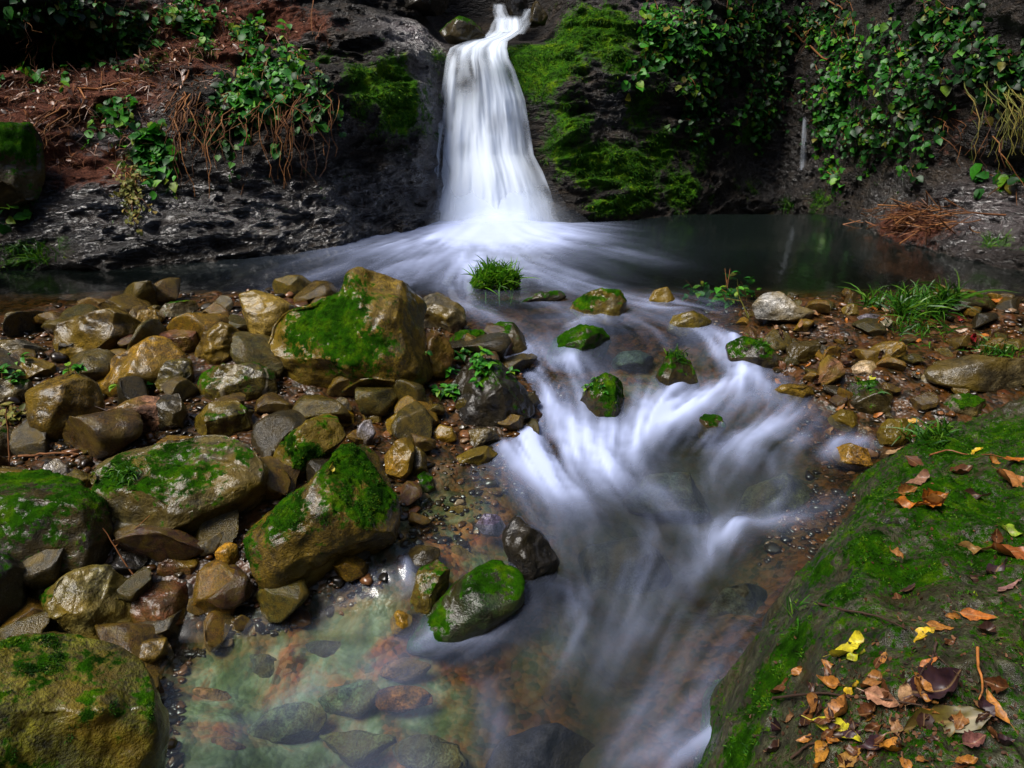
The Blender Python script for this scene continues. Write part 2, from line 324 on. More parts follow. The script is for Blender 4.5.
def cliff_material():
    m = NT('cliff_rock'); v = m.pos()
    st = m.n('Mapping', {'Vector': v, 'Scale': (1, 1, 2.6)}).outputs[0]
    n1 = m.noise(st, 2.2, 6, .62, .5); n2 = m.noise(st, 13, 6, .65, .3); n3 = m.noise(v, 55, 5, .65)
    c = m.ramp(n1, [(.3, (.003, .002, .0015)), (.5, (.011, .0075, .005)), (.7, (.038, .025, .013))])
    c = m.mixc(1., c, m.ramp(n2, [(.3, .45), (.55, 1.), (.75, 1.5)]), 'MULTIPLY')
    wet = m.attr('wet'); pale = m.attr('pale')
    c = m.mixc(m.math('MULTIPLY', pale, m.ramp(n2, [(.35, .2), (.6, .9)])), c, (.22, .18, .185))
    so_ = m.attr('soil')
    sc_ = m.ramp(m.noise(v, 38, 6, .7), [(.3, (.022, .009, .006)), (.48, (.10, .036, .022)), (.62, (.20, .075, .045)), (.75, (.32, .15, .08))])
    smk = m.ramp(m.math('ADD', so_, m.math('MULTIPLY', m.math('SUBTRACT', m.noise(v, 7, 5, .65), .5), 1.2)), [(.38, 0.), (.6, 1.)])
    c = m.mixc(smk, c, sc_)
    mk = m.ramp(m.math('ADD', m.attr('moss'), m.math('MULTIPLY', m.math('SUBTRACT', m.noise(v, 9, 6, .7), .5), 1.3)), [(.45, 0.), (.68, 1.)])
    c = m.mixc(mk, c, m.mixc(1., moss_colour(m, v, .6), (2.0, 1.7, 1.2), 'MULTIPLY'))
    soft = m.math('MAXIMUM', smk, mk)
    vd = m.n('VectorMath', {0: st, 1: m.n('VectorMath', {0: m.n('TexNoise', {'Vector': v, 'Scale': 6., 'Detail': 3.}).outputs['Color'], 1: (.22, .22, .22)}, operation='MULTIPLY').outputs[0]}, operation='ADD').outputs[0]
    vs = m.n('TexVoronoi', {'Vector': vd, 'Scale': 5.5}).outputs['Distance']; vs2 = m.n('TexVoronoi', {'Vector': vd, 'Scale': 14.}).outputs['Distance']
    hh = m.math('ADD', m.math('ADD', m.math('MULTIPLY', n2, .8), m.math('MULTIPLY', n3, .3)), m.math('ADD', m.math('MULTIPLY', vs, -.9), m.math('MULTIPLY', vs2, -.45)))
    nb = m.bump(hh, .9, .13)
    nb = m.bump(m.noise(v, 120, 3, .7), m.math('MULTIPLY', soft, .9), .04, nb)
    rr = m.n('Mix', {0: wet, 2: .5, 3: .16}, data_type='FLOAT').outputs[0]
    rr = m.n('Mix', {0: soft, 2: rr, 3: .92}, data_type='FLOAT').outputs[0]
    sp2 = m.n('Mix', {0: wet, 2: .3, 3: 1.}, data_type='FLOAT').outputs[0]
    sp2 = m.n('Mix', {0: soft, 2: sp2, 3: .1}, data_type='FLOAT').outputs[0]
    return m.end(m.n('BsdfPrincipled', {'Base Color': c, 'Roughness': rr, 'Normal': nb, 'Specular IOR Level': sp2, 'Coat Weight': m.n('Mix', {0: soft, 2: wet, 3: 0.}, data_type='FLOAT').outputs[0], 'Coat Roughness': .2, 'Coat IOR': 1.7, 'Coat Normal': nb}))
link('cliff', make_mesh('cliff', CV, CF, cliff_material(), {'moss': cm, 'soil': csoil, 'wet': cwet, 'pale': cpale}), kind='structure',
     label='dark wet rock walls of the ravine around the pool', cat='cliff')

# ------------------------------------------------------------------ water sheet: foam follows the current
# strokes of white water seen on the surface: pixel path, half width in pixels, strength
STROKES = [
 ([(596, 318), (588, 332), (580, 345)], 11, .5), ([(572, 354), (566, 368), (560, 385)], 11, .6), ([(676, 392), (668, 404), (655, 420)], 9, .6), ([(512, 352), (518, 364), (528, 378)], 8, .5), ([(709, 434), (706, 448), (700, 465)], 9, .5), ([(758, 370), (770, 384), (772, 400)], 9, .5), ([(645, 300), (660, 305), (680, 310)], 8, .4),
 ([(440, 228), (380, 250), (320, 275), (270, 292)], 16, .28), ([(460, 238), (415, 262), (390, 285)], 22, .5), ([(530, 232), (590, 245), (650, 262)], 20, .35),
 ([(500, 246), (545, 270), (590, 285)], 20, .4), ([(485, 240), (470, 262), (455, 285)], 16, .8), ([(520, 262), (560, 285), (640, 302), (690, 325)], 16, .35),
 ([(455, 290), (475, 315), (500, 325)], 10, .35), ([(530, 300), (560, 310), (560, 325)], 10, .3), ([(505, 345), (530, 350), (548, 368), (560, 385)], 12, .55),
 ([(520, 370), (545, 385), (575, 400)], 16, .35), ([(610, 312), (640, 325), (655, 345)], 12, .35), ([(640, 300), (690, 300), (720, 310)], 12, .35),
 ([(690, 325), (715, 342), (728, 365), (752, 395)], 9, .7), ([(712, 335), (722, 352)], 8, .7), ([(735, 335), (737, 356)], 5, .7), ([(752, 372), (720, 392), (680, 412), (640, 440), (612, 468)], 13, .95),
 ([(690, 378), (660, 400), (640, 425)], 8, .55), ([(560, 392), (545, 420), (540, 450), (560, 492)], 18, .95), ([(585, 415), (578, 440), (590, 470)], 13, 1.0), ([(605, 425), (612, 445), (610, 470)], 12, .9),
 ([(500, 440), (530, 460), (560, 490)], 14, .6), ([(560, 470), (590, 500), (610, 540)], 18, .5), ([(632, 385), (640, 410), (640, 432)], 8, .5),
 ([(800, 408), (775, 430), (745, 455), (705, 490)], 12, .65), ([(868, 436), (840, 448), (822, 470)], 6, .6), ([(800, 445), (785, 470), (772, 505)], 6, .45), ([(760, 455), (770, 480), (768, 505)], 5, .3),
 ([(845, 500), (790, 522), (740, 528), (705, 556), (682, 600), (645, 640)], 9, .95), ([(745, 525), (720, 540)], 10, .7), ([(660, 515), (655, 560), (622, 620), (592, 690)], 10, .5), ([(560, 596), (578, 600), (570, 620), (545, 662)], 8, .7),
 ([(515, 590), (480, 622), (440, 645), (405, 655), (372, 652)], 9, .85), ([(470, 640), (450, 660), (430, 680)], 12, .35), ([(478, 690), (492, 735), (480, 775)], 8, .4), ([(825, 610), (775, 680), (705, 738), (610, 775)], 9, .55),
 ([(790, 580), (740, 640), (690, 700), (640, 770)], 12, .4), ([(760, 700), (700, 745), (640, 790)], 8, .55), ([(407, 560), (404, 592)], 5, .6), ([(345, 588), (400, 580), (420, 600)], 8, .25), ([(385, 590), (350, 600), (290, 615), (250, 640)], 14, .2),
 ([(600, 560), (570, 640), (530, 700), (500, 790)], 18, .3), ([(700, 600), (650, 690), (590, 790)], 14, .45), ([(620, 480), (660, 500), (700, 540)], 12, .3), ([(540, 495), (545, 540), (560, 590)], 12, .3),
]
uu = np.linspace(-1.35, 1.35, 560); vv = np.exp(np.linspace(math.log(.75), math.log(10.6), 470))
U, Yw = np.meshgrid(uu, vv); Xw = U * (Yw * .9 + .55)
Zw = water_level(Xw, Yw)
foam = np.zeros(Xw.shape); fx = np.zeros(Xw.shape); fy = np.full(Xw.shape, -.05); wsum = np.full(Xw.shape, .05)
P2 = []
for pts, wpx, st in STROKES:
    w3 = [on_water(*p) for p in pts]
    sub = []
    for a, b in zip(w3[:-1], w3[1:]):
        for t in np.linspace(0, 1, 6)[:-1]: sub.append(a + (b - a) * t)
    sub.append(w3[-1]); sub = np.array(sub)
    for _ in range(3): sub[1:-1] = (sub[:-2] + 2 * sub[1:-1] + sub[2:]) / 4
    P2.append((sub, wpx, st))
WXx = Xw + .05 * fbm(P3(Xw * 2.2, Yw * 2.2, 4), 3, 201); WYy = Yw + .05 * fbm(P3(Xw * 2.2, Yw * 2.2, 9), 3, 202)
for sub, wpx, st in P2:
    n = len(sub); best = np.zeros(Xw.shape); st = st * (.80 - .40 * float(smooth(3.4, 2.8, sub[:, 1].mean())))
    for i, (a, b) in enumerate(zip(sub[:-1], sub[1:])):
        e = (b - a)[:2]; L2 = max(e @ e, 1e-9); t = np.clip(((WXx - a[0]) * e[0] + (WYy - a[1]) * e[1]) / L2, 0, 1)
        dd = np.hypot(WXx - a[0] - e[0] * t, WYy - a[1] - e[1] * t)
        w = wpx * depth_of(a) / FPX * 1.2
        f = (i + t) / (n - 1); env = .12 + .88 * np.sin(np.pi * np.clip(f * .84 + .08, 0, 1)) ** .8
        best = np.maximum(best, (.62 * np.exp(-(dd / w) ** 2) + .38 * np.exp(-(dd / (2.3 * w)) ** 2)) * st * env)
        g = np.exp(-(dd / (w * 3)) ** 2); nrm = math.sqrt(L2)
        fx += g * e[0] / nrm; fy += g * e[1] / nrm; wsum += g
    foam = 1 - (1 - foam) * (1 - np.clip(best, 0, .97))
fb = at_z(493, 226, 0)
rd = np.hypot(Xw - fb[0], Yw - fb[1]) + 1e-3
g = 6 * np.exp(-(rd / 1.6) ** 2); fx += g * (Xw - fb[0]) / rd; fy += g * ((Yw - fb[1]) / rd - .35); wsum += g
fl = np.hypot(fx, fy) + 1e-6; fx /= fl; fy /= fl
q = np.sqrt(((Xw - fb[0] - .02) / .98) ** 2 + ((Yw - fb[1] + .35) / 1.25) ** 2)
foam = np.maximum(foam, 1.15 * np.exp(-(q / 1.3) ** 2.6)); foam = np.maximum(foam, .70 * np.exp(-(np.hypot((Xw - fb[0] + .35) / 1.45, (Yw - fb[1] + .8) / 1.9)) ** 2))
run = smooth(.02, .2, poly_sd(Xw, Yw)) * smooth(5.7, 5.0, Yw) * smooth(-.55, -.05, Xw - (-.1)) 
foam = np.maximum(foam, (.05 + .10 * smooth(3.2, 4, Yw)) * run * (.6 + .6 * fbm(P3(Xw * 1.5, Yw * 1.1, 0), 3, 91)))
# streaks: noise smeared along the current
def smear(scale, steps, ds, seed):
    acc = np.zeros(Xw.shape); wt = 0
    for sgn in (1, -1):
        px_, py_ = Xw.copy(), Yw.copy()
        for k in range(steps):
            acc += noise(P3(px_ * scale, py_ * scale, seed * 1.7), seed); wt += 1
            px_ = px_ + sgn * fx * ds; py_ = py_ + sgn * fy * ds
    return acc / wt
str1 = smear(9, 14, .03, 3); str2 = smear(24, 10, .022, 4)
str3 = smear(46, 12, .014, 6); str1 /= str1.std(); str2 /= str2.std(); str3 /= str3.std()
far_ = smooth(5., 7., Yw); mod = 1 + (.30 - .16 * far_) * np.clip(str1, -2, 2) + (.17 - .10 * far_) * np.clip(str2, -2, 2) + (.07 - .06 * far_) * np.clip(str3, -2, 2)
foam = np.clip(foam, 0, 1); core = smooth(.75, 1.0, foam)
foam = np.clip(foam * (mod * (1 - core) + core), 0, 1)
foam = np.maximum(foam, (.10 + .10 * fbm(P3(Xw * 2.4, Yw * 2.0, 6), 3, 37) + .03 * str1) * smooth(-.02, .25, poly_sd(Xw, Yw, pool_ll)))
foam *= smooth(-.12, .05, poly_sd(Xw, Yw))
for px, py, r, k_ in [(705, 475, 34, .55), (795, 478, 44, .65), (620, 535, 42, .6), (760, 592, 44, .6), (590, 345, 26, .5), (632, 345, 26, .5), (550, 720, 55, .5), (545, 380, 22, .35), (660, 620, 40, .45)]:
    c = on_water(px, py); rr = r * depth_of(c) / FPX
    foam *= 1 - k_ * np.exp(-((WXx - c[0]) ** 2 + ((WYy - c[1]) * .8) ** 2) / rr ** 2)
Zw = Zw + .10 * np.exp(-(np.hypot((Xw - fb[0]) / .85, (Yw - fb[1] + .05) / .4)) ** 2) + .035 * foam * smooth(5.6, 5.0, Yw) + .006 * str1 * smooth(0, .3, foam) + .012 * fbm(P3(Xw * 2.5, Yw * 1.5, 7), 2, 14) * smooth(5.6, 5., Yw)
for px, py, r, h in [(590, 335, 26, .06), (630, 342, 24, .05), (663, 297, 16, .04), (690, 316, 22, .05), (640, 420, 22, .05), (715, 470, 45, .07), (790, 470, 45, .06), (620, 540, 60, .05), (650, 590, 40, .05), (700, 640, 50, .04), (735, 532, 22, .05), (560, 600, 26, .05), (500, 690, 45, .04), (385, 555, 24, .04)]:
    c = on_water(px, py); rr = r * depth_of(c) / FPX
    Zw = Zw + h * np.exp(-((Xw - c[0]) ** 2 + (Yw - c[1]) ** 2) / rr ** 2)
wsd = poly_sd(Xw, Yw); dep = np.clip(Zw - ground_level(Xw, Yw), 0, 2)
murk = 1 - np.exp(-dep * (1.0 + 3.0 * smooth(5.9, 8.0, Yw)))
WV = np.stack([Xw, Yw, Zw], -1).reshape(-1, 3); WF = grid_faces(*Xw.shape)
keep = (wsd.ravel()[WF] > -.3).any(1); WF = WF[keep]
def water_material():
    m = NT('stream_water'); v = m.pos()
    clear = m.n('BsdfTransparent', {0: (.86, .93, .90, 1)})
    deepb = m.n('BsdfDiffuse', {0: (.004, .007, .006, 1)})
    body = m.mixs(m.attr('murk'), clear, deepb)
    nb = m.bump(m.noise(m.n('Mapping', {'Vector': v, 'Scale': (1.6, .9, 1)}).outputs[0], 2.4, 3, .5), .07, .08)
    gl = m.n('BsdfGlossy', {0: (1, 1, 1, 1), 'Roughness': .11, 'Normal': nb})
    fr = m.n('Fresnel', {'IOR': 1.33, 'Normal': nb})
    surf = m.mixs(fr.outputs[0], body, gl)
    fd = m.n('BsdfDiffuse', {0: (.52, .60, .90, 1)}); ft = m.n('BsdfTranslucent', {0: (.46, .56, .92, 1)})
    fo = m.mixs(.3, fd, ft)
    return m.end(m.mixs(m.math('POWER', m.attr('foam'), 1.32), surf, fo))
link('stream_water', make_mesh('stream_water', WV, WF, water_material(), {'foam': foam, 'murk': murk}), kind='structure',
     label='silky stream water flowing from the pool over the rocks', cat='water')

# ------------------------------------------------------------------ waterfall
def fall_material():
    m = NT('falling_water')
    fd = m.n('BsdfDiffuse', {0: (.78, .86, .98, 1)}); ft = m.n('BsdfTranslucent', {0: (.75, .82, .95, 1)})
    return m.end(m.mixs(m.attr('veil'), m.n('BsdfTransparent'), m.mixs(.35, fd, ft)))
M_FALL = fall_material()
FL = [(14, 496, 522, 11.9), (24, 490, 524, 11.3), (30, 488, 525, 11.05), (36, 484, 516, 10.8), (41, 464, 508, 10.62), (48, 450, 507, 10.47), (58, 446, 509, 10.39), (70, 444, 515, 10.33), (100, 440, 525, 10.26), (130, 438, 530, 10.2), (155, 436, 534, 10.12), (172, 433, 543, 9.98), (190, 430, 550, 9.9), (212, 426, 556, 9.82), (228, 418, 562, 9.76)]
FL = np.array(FL, float)
def fall_sheet(dy, seed, k0, k1, gain):
    nr, nc = 190, 130
    rows = np.linspace(k0, k1, nr); sN = np.linspace(0, 1, nc); R, S = np.meshgrid(rows, sN, indexing='ij')
    xl = np.interp(R, FL[:, 0], FL[:, 1]); xr = np.interp(R, FL[:, 0], FL[:, 2]); yv = np.interp(rows, FL[:, 0], FL[:, 3]); kk = np.hanning(41); kk /= kk.sum(); yv = np.convolve(np.pad(yv, 20, mode='edge'), kk, 'valid'); yv = np.maximum.accumulate(yv[::-1])[::-1]; yy = np.repeat(yv[:, None], nc, 1)
    pxx = xl + (xr - xl) * S
    d = FWD + RGT * ((pxx - 512) / FPX)[..., None] + UPV * ((384 - R) / FPX)[..., None]
    yy = yy + dy - .22 * np.sin(np.pi * S) * smooth(35, 70, R)
    n1 = fbm(P3(S * 9 + seed, R * .012, seed), 3, 61 + seed); n2 = fbm(P3(S * 34 + .15 * fbm(P3(R * .05, S * 4, 1), 2, 3), R * .018, seed), 2, 71 + seed)
    yy = yy - .03 * n1 - .004 * n2
    P = EYE + d * (yy / d[..., 1])[..., None]
    n3 = fbm(P3(S * 8 + .3 * n1, R * .04, seed + 3), 2, 85 + seed)
    body = .80 + .15 * n1 + .03 * n2 + .26 * n3
    a = smooth(-.04, .20, S + .08 * n1 + .06 * n3) * smooth(1.04, .78, S - .08 * n1 - .06 * n3)
    lump = .22 * fbm(P3(S * 5, R * .03, 9), 3, 13)
    hole = np.exp(-((pxx - 468 - 8 * n1) / 15) ** 2 - ((R - 80 - 14 * n3) / 25) ** 2) * .6 + .25 * smooth(100, 60, R) * smooth(44, 56, R)
    low = smooth(90, 170, R + 60 * lump) * .35
    thin = smooth(60, 44, R) * .08
    a = a * np.clip(body + low - hole - thin, .05, 1) * gain
    a *= smooth(k0 - .1, k0 + 6, R) * smooth(230, 219, R)
    return P.reshape(-1, 3), grid_faces(nr, nc), np.clip(a, 0, 1).ravel()
fe = bpy.data.objects.new('waterfall', None); COL.objects.link(fe); fe.location = tuple(at_z(493, 226, 0))
fe['label'] = 'white silky waterfall dropping from the rock lip into the pool'; fe['category'] = 'waterfall'
def fall_part(name, V, F, a):
    o = link(name, make_mesh(name, V - np.array(fe.location), F, M_FALL, {'veil': a}), fe); return o
fall_part('water_sheet', *fall_sheet(0, 0, 15, 229, .95))
fall_part('back_sheet', *fall_sheet(.09, 5, 30, 229, .75))
def strand(path, w, seed, gain, y):
    n = 60; t = np.linspace(0, 1, n); pts = np.array(path, float); tt = np.linspace(0, 1, len(pts))
    px_ = np.interp(t, tt, pts[:, 0]); py_ = np.interp(t, tt, pts[:, 1]); yy = np.interp(t, tt, y)
    nc = 14; S = np.linspace(-1, 1, nc)
    V = np.array([[at_y(px_[i] + S[j] * w * (.7 + .5 * t[i]), py_[i], yy[i] - .03 * (1 - S[j] ** 2)) for j in range(nc)] for i in range(n)])
    a = (1 - S[None] ** 2) * gain * (.75 + .5 * fbm(P3(np.repeat(S[None] * 3 + seed, n, 0), np.repeat(t[:, None] * 3, nc, 1), seed), 3, seed)) * smooth(0, .1, t)[:, None]
    return V.reshape(-1, 3), grid_faces(n, nc), np.clip(a, 0, 1).ravel()
def spray_veil(dy, r0, wide, gain, seed):
    nr, nc = 80, 60; rows = np.linspace(r0, 240, nr); R, S = np.meshgrid(rows, np.linspace(0, 1, nc), indexing='ij')
    k = smooth(r0, 232, R); xl = np.interp(R, FL[:, 0], FL[:, 1]) - wide * k; xr = np.interp(R, FL[:, 0], FL[:, 2]) + wide * k
    d = FWD + RGT * ((xl + (xr - xl) * S - 512) / FPX)[..., None] + UPV * ((384 - R) / FPX)[..., None]
    yy = np.interp(R, FL[:, 0], FL[:, 3]) - dy * (.3 + k) * (.4 + np.sin(np.pi * S)); P = EYE + d * (yy / d[..., 1])[..., None]
    n_ = fbm(P3(S * 5, R * .03, seed), 3, seed)
    a = np.exp(-((S - .5) / .27) ** 2) * smooth(r0, r0 + 38, R + 26 * n_) * (gain + .15 * n_) * smooth(240, 222, R)
    return P.reshape(-1, 3), grid_faces(nr, nc), np.clip(a, 0, 1).ravel()
fall_part('spray_veil', *spray_veil(.16, 150, 16, .55, 31))
fall_part('spray_veil', *spray_veil(.30, 182, 34, .45, 37))
fall_part('side_strand', *strand([(441, 118), (436, 150), (433, 185), (428, 226)], 6, 2, .55, [10.12, 10.0, 9.85, 9.7]))
fall_part('upper_strand', *strand([(499, 3), (500, 12), (504, 22), (507, 32)], 9, 3, .55, [12.2, 11.9, 11.4, 11.0]))
fall_part('upper_strand', *strand([(530, 8), (528, 15), (523, 24), (516, 34)], 8, 7, .4, [12.0, 11.8, 11.4, 11.0]))

# ------------------------------------------------------------------ rocks
_ico = {}
def ico(n):
    if n not in _ico:
        bm = bmesh.new(); bmesh.ops.create_icosphere(bm, subdivisions=n, radius=1)
        bm.verts.ensure_lookup_table()
        _ico[n] = (np.array([v.co[:] for v in bm.verts]), np.array([[v.index for v in f.verts] for f in bm.faces])); bm.free()
    return _ico[n]
def vnormals(V, F):
    fn = np.cross(V[F[:, 1]] - V[F[:, 0]], V[F[:, 2]] - V[F[:, 0]]); N = np.zeros_like(V)
    for k in range(3): np.add.at(N, F[:, k], fn)
    return N / (np.linalg.norm(N, axis=1, keepdims=True) + 1e-12)
def radial(poly, c, n=240):
    th = np.linspace(-np.pi, np.pi, n, endpoint=False); R = np.zeros(n)
    P = np.array(poly, float) - c; P[:, 1] *= -1
    for i, t in enumerate(th):
        d = np.array([math.cos(t), math.sin(t)]); best = 0
        for a, b in zip(P, np.roll(P, -1, 0)):
            e = b - a; den = d[0] * e[1] - d[1] * e[0]
            if abs(den) < 1e-9: continue
            u = (a[0] * e[1] - a[1] * e[0]) / den; w = (a[0] * d[1] - a[1] * d[0]) / den
            if u > 0 and -1e-6 <= w <= 1 + 1e-6: best = max(best, u)
        R[i] = best
    k = np.array([1, 2, 3, 2, 1.]); k /= k.sum()
    return th, np.convolve(np.r_[R[-2:], R, R[:2]], k, 'valid')
def surface_hit(px, py):
    d = ray(px, py); t = np.linspace(.5, 24, 2400); p = EYE + d * t[:, None]
    g = np.maximum(water_level(p[:, 0], p[:, 1]), -9) * 1.0
    gl = ground_level(p[:, 0], p[:, 1]); k = np.argmax(p[:, 2] < np.maximum(g - .03, gl)); return p[k]
ROCKS = []      # (vertices, faces) in world space, for later casting
def make_rock(name, label, cat, poly, col, moss=-1.0, blobs=(), tk=.9, sub=5, seed=0, y0=None, facets=8, rough=1.0, group=None, tufts=0, vein=0, lift=0.0, drop=0.0):
    rng = np.random.default_rng(seed + 1000); moss = moss + (.24 if moss > -1 else 0)
    P = np.array(poly, float); lo, hi = P.min(0), P.max(0); c = (lo + hi) / 2
    # area centroid keeps the outline star-shaped
    x, y = P[:, 0], P[:, 1]; x1, y1 = np.roll(x, -1), np.roll(y, -1); cr = x * y1 - x1 * y
    if abs(cr.sum()) > 1: c = np.array([((x + x1) * cr).sum(), ((y + y1) * cr).sum()]) / (3 * cr.sum())
    bot = P[np.argmax(P[:, 1])]
    pc = at_y(bot[0], bot[1], y0) if y0 else surface_hit(bot[0], min(bot[1], 1000))
    D0 = depth_of(pc); w, h = (hi - lo) * D0 / FPX
    c0 = c; P = c + (P - c) * (1.2 if drop else 1.08 if len(blobs) == 0 and lift == 0 else 1.02); T = tk * .5 * math.sqrt(w * h); D = D0 + .6 * T + lift
    k = D / FPX; S = .5 * math.sqrt(w * h)
    th, R = radial(P, c); V, F = ico(sub); V = V.copy()
    a, b, cc = V[:, 0], V[:, 1], V[:, 2]
    t = np.arctan2(b, a); rr = np.interp(t, np.r_[th, np.pi], np.r_[R, R[0]]); rho = np.hypot(a, b) ** .82
    X = np.stack([np.cos(t) * rr * rho * k, np.sin(t) * rr * rho * k, -np.sign(cc) * np.abs(cc) ** .9 * T], -1)   # right, up, forward
    for _ in range(facets):
        n = rng.normal(size=3); n[2] = -abs(n[2]) - .35; n[1] += .25; n /= np.linalg.norm(n)
        pr = X @ n; d = pr.max() * rng.uniform(.60, .88); e = np.clip(pr - d, 0, None)
        X = X - (e * .92)[:, None] * n
    N = vnormals(X, F); o = rng.uniform(-50, 50, 3)
    fr = smooth(.15, .7, np.abs(N[:, 2]))           # spare the traced outline most of the relief
    dsp = S * rough * ((.05 + .05 * fr) * fbm(X / S * 1.3 + o, 3, seed % 50) + (.018 + .02 * fr) * ridged(X / S * 2.7 + o, 4, 7) + .012 * fbm(X / S * 9 + o, 3, 12))
    X = X + N * dsp[:, None]
    Wd = X[:, :1] * RGT + X[:, 1:2] * UPV + X[:, 2:] * FWD
    org = EYE + ray(*c) * D
    N = vnormals(Wd, F)
    ms = moss + .75 * N[:, 2] + .45 * fbm(Wd / S * 1.6 + o, 3, 3) if moss > -1 else np.full(len(V), -1.0)
    for bx_, by_, br, bs in blobs:
        q = ((X[:, 0] / k - (bx_ - c[0])) ** 2 + (X[:, 1] / k + (by_ - c[1])) ** 2) / br ** 2
        ms = np.maximum(ms, (bs * np.exp(-q) + .25 * fbm(Wd / S * 2.5 + o, 3, 5)) * (X[:, 2] < .3 * T))
    ms = np.clip(ms, -.2, 1.1)
    Wd = Wd + N * (smooth(.35, .7, ms) * (.006 + .014 * S) * (.6 + .8 * noise(Wd * 60, 4)))[:, None] * (sub >= 4)
    ob = link(name, make_mesh(name, Wd, F, M_DROWN if lift else M_ROCK, {'moss': ms}), None, label, cat, group)
    if lift:
        org = org.copy(); zt = float(water_level(org[0], org[1])); org[2] += zt + (.012 if lift > .1 else -.045) - (Wd[:, 2].max() + org[2])
    org = org - np.array([0, 0, drop])
    ob.location = tuple(org); ob.color = (*col, vein)
    ROCKS.append((Wd + org, F))
    if tufts: add_moss(ob, Wd, F, N, ms, tufts, rng, S)
    return ob

_ml = {}
def leafy_material(name, stops, rough=.45, spec=.4, trans=.25, patch=0):
    m = NT(name); g = m.n('NewGeometry'); r = g.outputs['Random Per Island']
    c = m.ramp(r, stops); v = m.pos()
    c = m.mixc(1., c, m.ramp(m.noise(v, 45, 3), [(.3, .6), (.7, 1.25)]), 'MULTIPLY')
    if patch: c = m.mixc(1., c, m.ramp(m.noise(v, 14, 5, .7), [(.34, (.25, .22, .3)), (.5, (.9, .9, .9)), (.66, (3.4, 2.0, 1.2))]), 'MULTIPLY')
    p = m.n('BsdfPrincipled', {'Base Color': c, 'Roughness': rough, 'Specular IOR Level': spec})
    if not trans: return m.end(p)
    return m.end(m.mixs(trans, p, m.n('BsdfTranslucent', {0: c})))
M_MOSS = leafy_material('moss_blades', [(0, (.005, .028, .001)), (.4, (.013, .075, .002)), (.75, (.028, .12, .003)), (1, (.075, .15, .005))], .7, .15, .3, 1)
M_IVY = leafy_material('ivy_leaves', [(0, (.001, .013, .001)), (.4, (.004, .04, .003)), (.75, (.014, .10, .004)), (.93, (.05, .16, .006)), (1, (.11, .07, .01))], .48, .3, .2)
M_IVYB = leafy_material('bright_leaves', [(0, (.003, .035, .003)), (.45, (.014, .115, .005)), (.8, (.05, .23, .010)), (.94, (.13, .27, .012)), (1, (.16, .11, .015))], .48, .3, .3)
M_GRASS = leafy_material('grass_blades', [(0, (.007, .04, .002)), (.5, (.022, .11, .003)), (1, (.09, .19, .008))], .45, .4, .3)
M_BGRASS = leafy_material('bright_grass', [(0, (.02, .09, .003)), (.5, (.06, .22, .006)), (1, (.16, .32, .012))], .45, .3, .45)
M_DRYG = leafy_material('dry_grass', [(0, (.06, .07, .01)), (.5, (.14, .15, .02)), (1, (.20, .14, .03))], .6, .3, .2)
M_ROOT = leafy_material('root_bark', [(0, (.035, .014, .006)), (.5, (.12, .045, .014)), (1, (.22, .095, .03))], .7, .2, 0)
M_TWIG = leafy_material('twig_bark', [(0, (.02, .012, .009)), (1, (.05, .026, .016))], .6, .3, 0)
M_ORNG = leafy_material('orange_twig', [(0, (.20, .065, .012)), (1, (.30, .11, .02))], .6, .3, 0)
M_LITTER = leafy_material('dead_leaves', [(0, (.03, .014, .010)), (.3, (.085, .032, .014)), (.55, (.17, .06, .02)), (.8, (.26, .11, .05)), (1, (.30, .19, .13))], .4, .45, .12)
def tint_leaf(name):
    m = NT(name); c = m.n('ObjectInfo').outputs['Color']; v = m.obj()
    c = m.mixc(1., c, m.ramp(m.noise(v, 6, 4, .6), [(.3, .5), (.55, 1.), (.8, 1.3)]), 'MULTIPLY')
    c = m.mixc(m.ramp(m.noise(v, 3.2, 5, .7, 1.), [(.45, 0.), (.68, .85)]), c, (.035, .014, .008))
    c = m.mixc(m.ramp(m.noise(v, 14, 3, .6), [(.60, 0.), (.70, .8)]), c, (.03, .012, .006))
    sy = m.math('ABSOLUTE', m.n('SeparateXYZ', {0: v}).outputs[1]); c = m.mixc(m.ramp(sy, [(.0, .45), (.025, 0.)]), c, (.30, .19, .08))
    p = m.n('BsdfPrincipled', {'Base Color': c, 'Roughness': .42, 'Specular IOR Level': .28})
    return m.end(m.mixs(.15, p, m.n('BsdfTranslucent', {0: c})))
M_LEAF = tint_leaf('fallen_leaf')

def blades(base, nrm, length, width, rng, spread=.6, segs=2, droop=.3):
    """many thin curved blades at once -> V, F (quads)"""
    n = len(base); d = nrm + rng.normal(size=(n, 3)) * spread; d /= np.linalg.norm(d, axis=1, keepdims=True) + 1e-9
    s = np.cross(d, rng.normal(size=(n, 3))); s /= np.linalg.norm(s, axis=1, keepdims=True) + 1e-9
    L = np.asarray(length).reshape(-1, 1) * np.ones((n, 1)); W = np.asarray(width).reshape(-1, 1) * np.ones((n, 1))
    hd = rng.normal(size=(n, 3)) * np.array([1, 1, 0]); hd /= np.linalg.norm(hd, axis=1, keepdims=True) + 1e-9
    rows = []
    for k in range(segs + 1):
        t = k / segs; p = base + d * L * t + (np.array([0, 0, -1]) * droop + hd * droop * .5) * L * t * t
        w = W * (1 - t) ** .7 * (.75 if k == 0 else 1) + W * .06
        rows.append(p - s * w); rows.append(p + s * w)
    V = np.stack(rows, 1).reshape(-1, 3); m = 2 * (segs + 1); b = np.arange(n)[:, None] * m
    F = np.concatenate([b + np.array([[2 * k, 2 * k + 1, 2 * k + 3, 2 * k + 2]]) for k in range(segs)], 0)
    return V, F
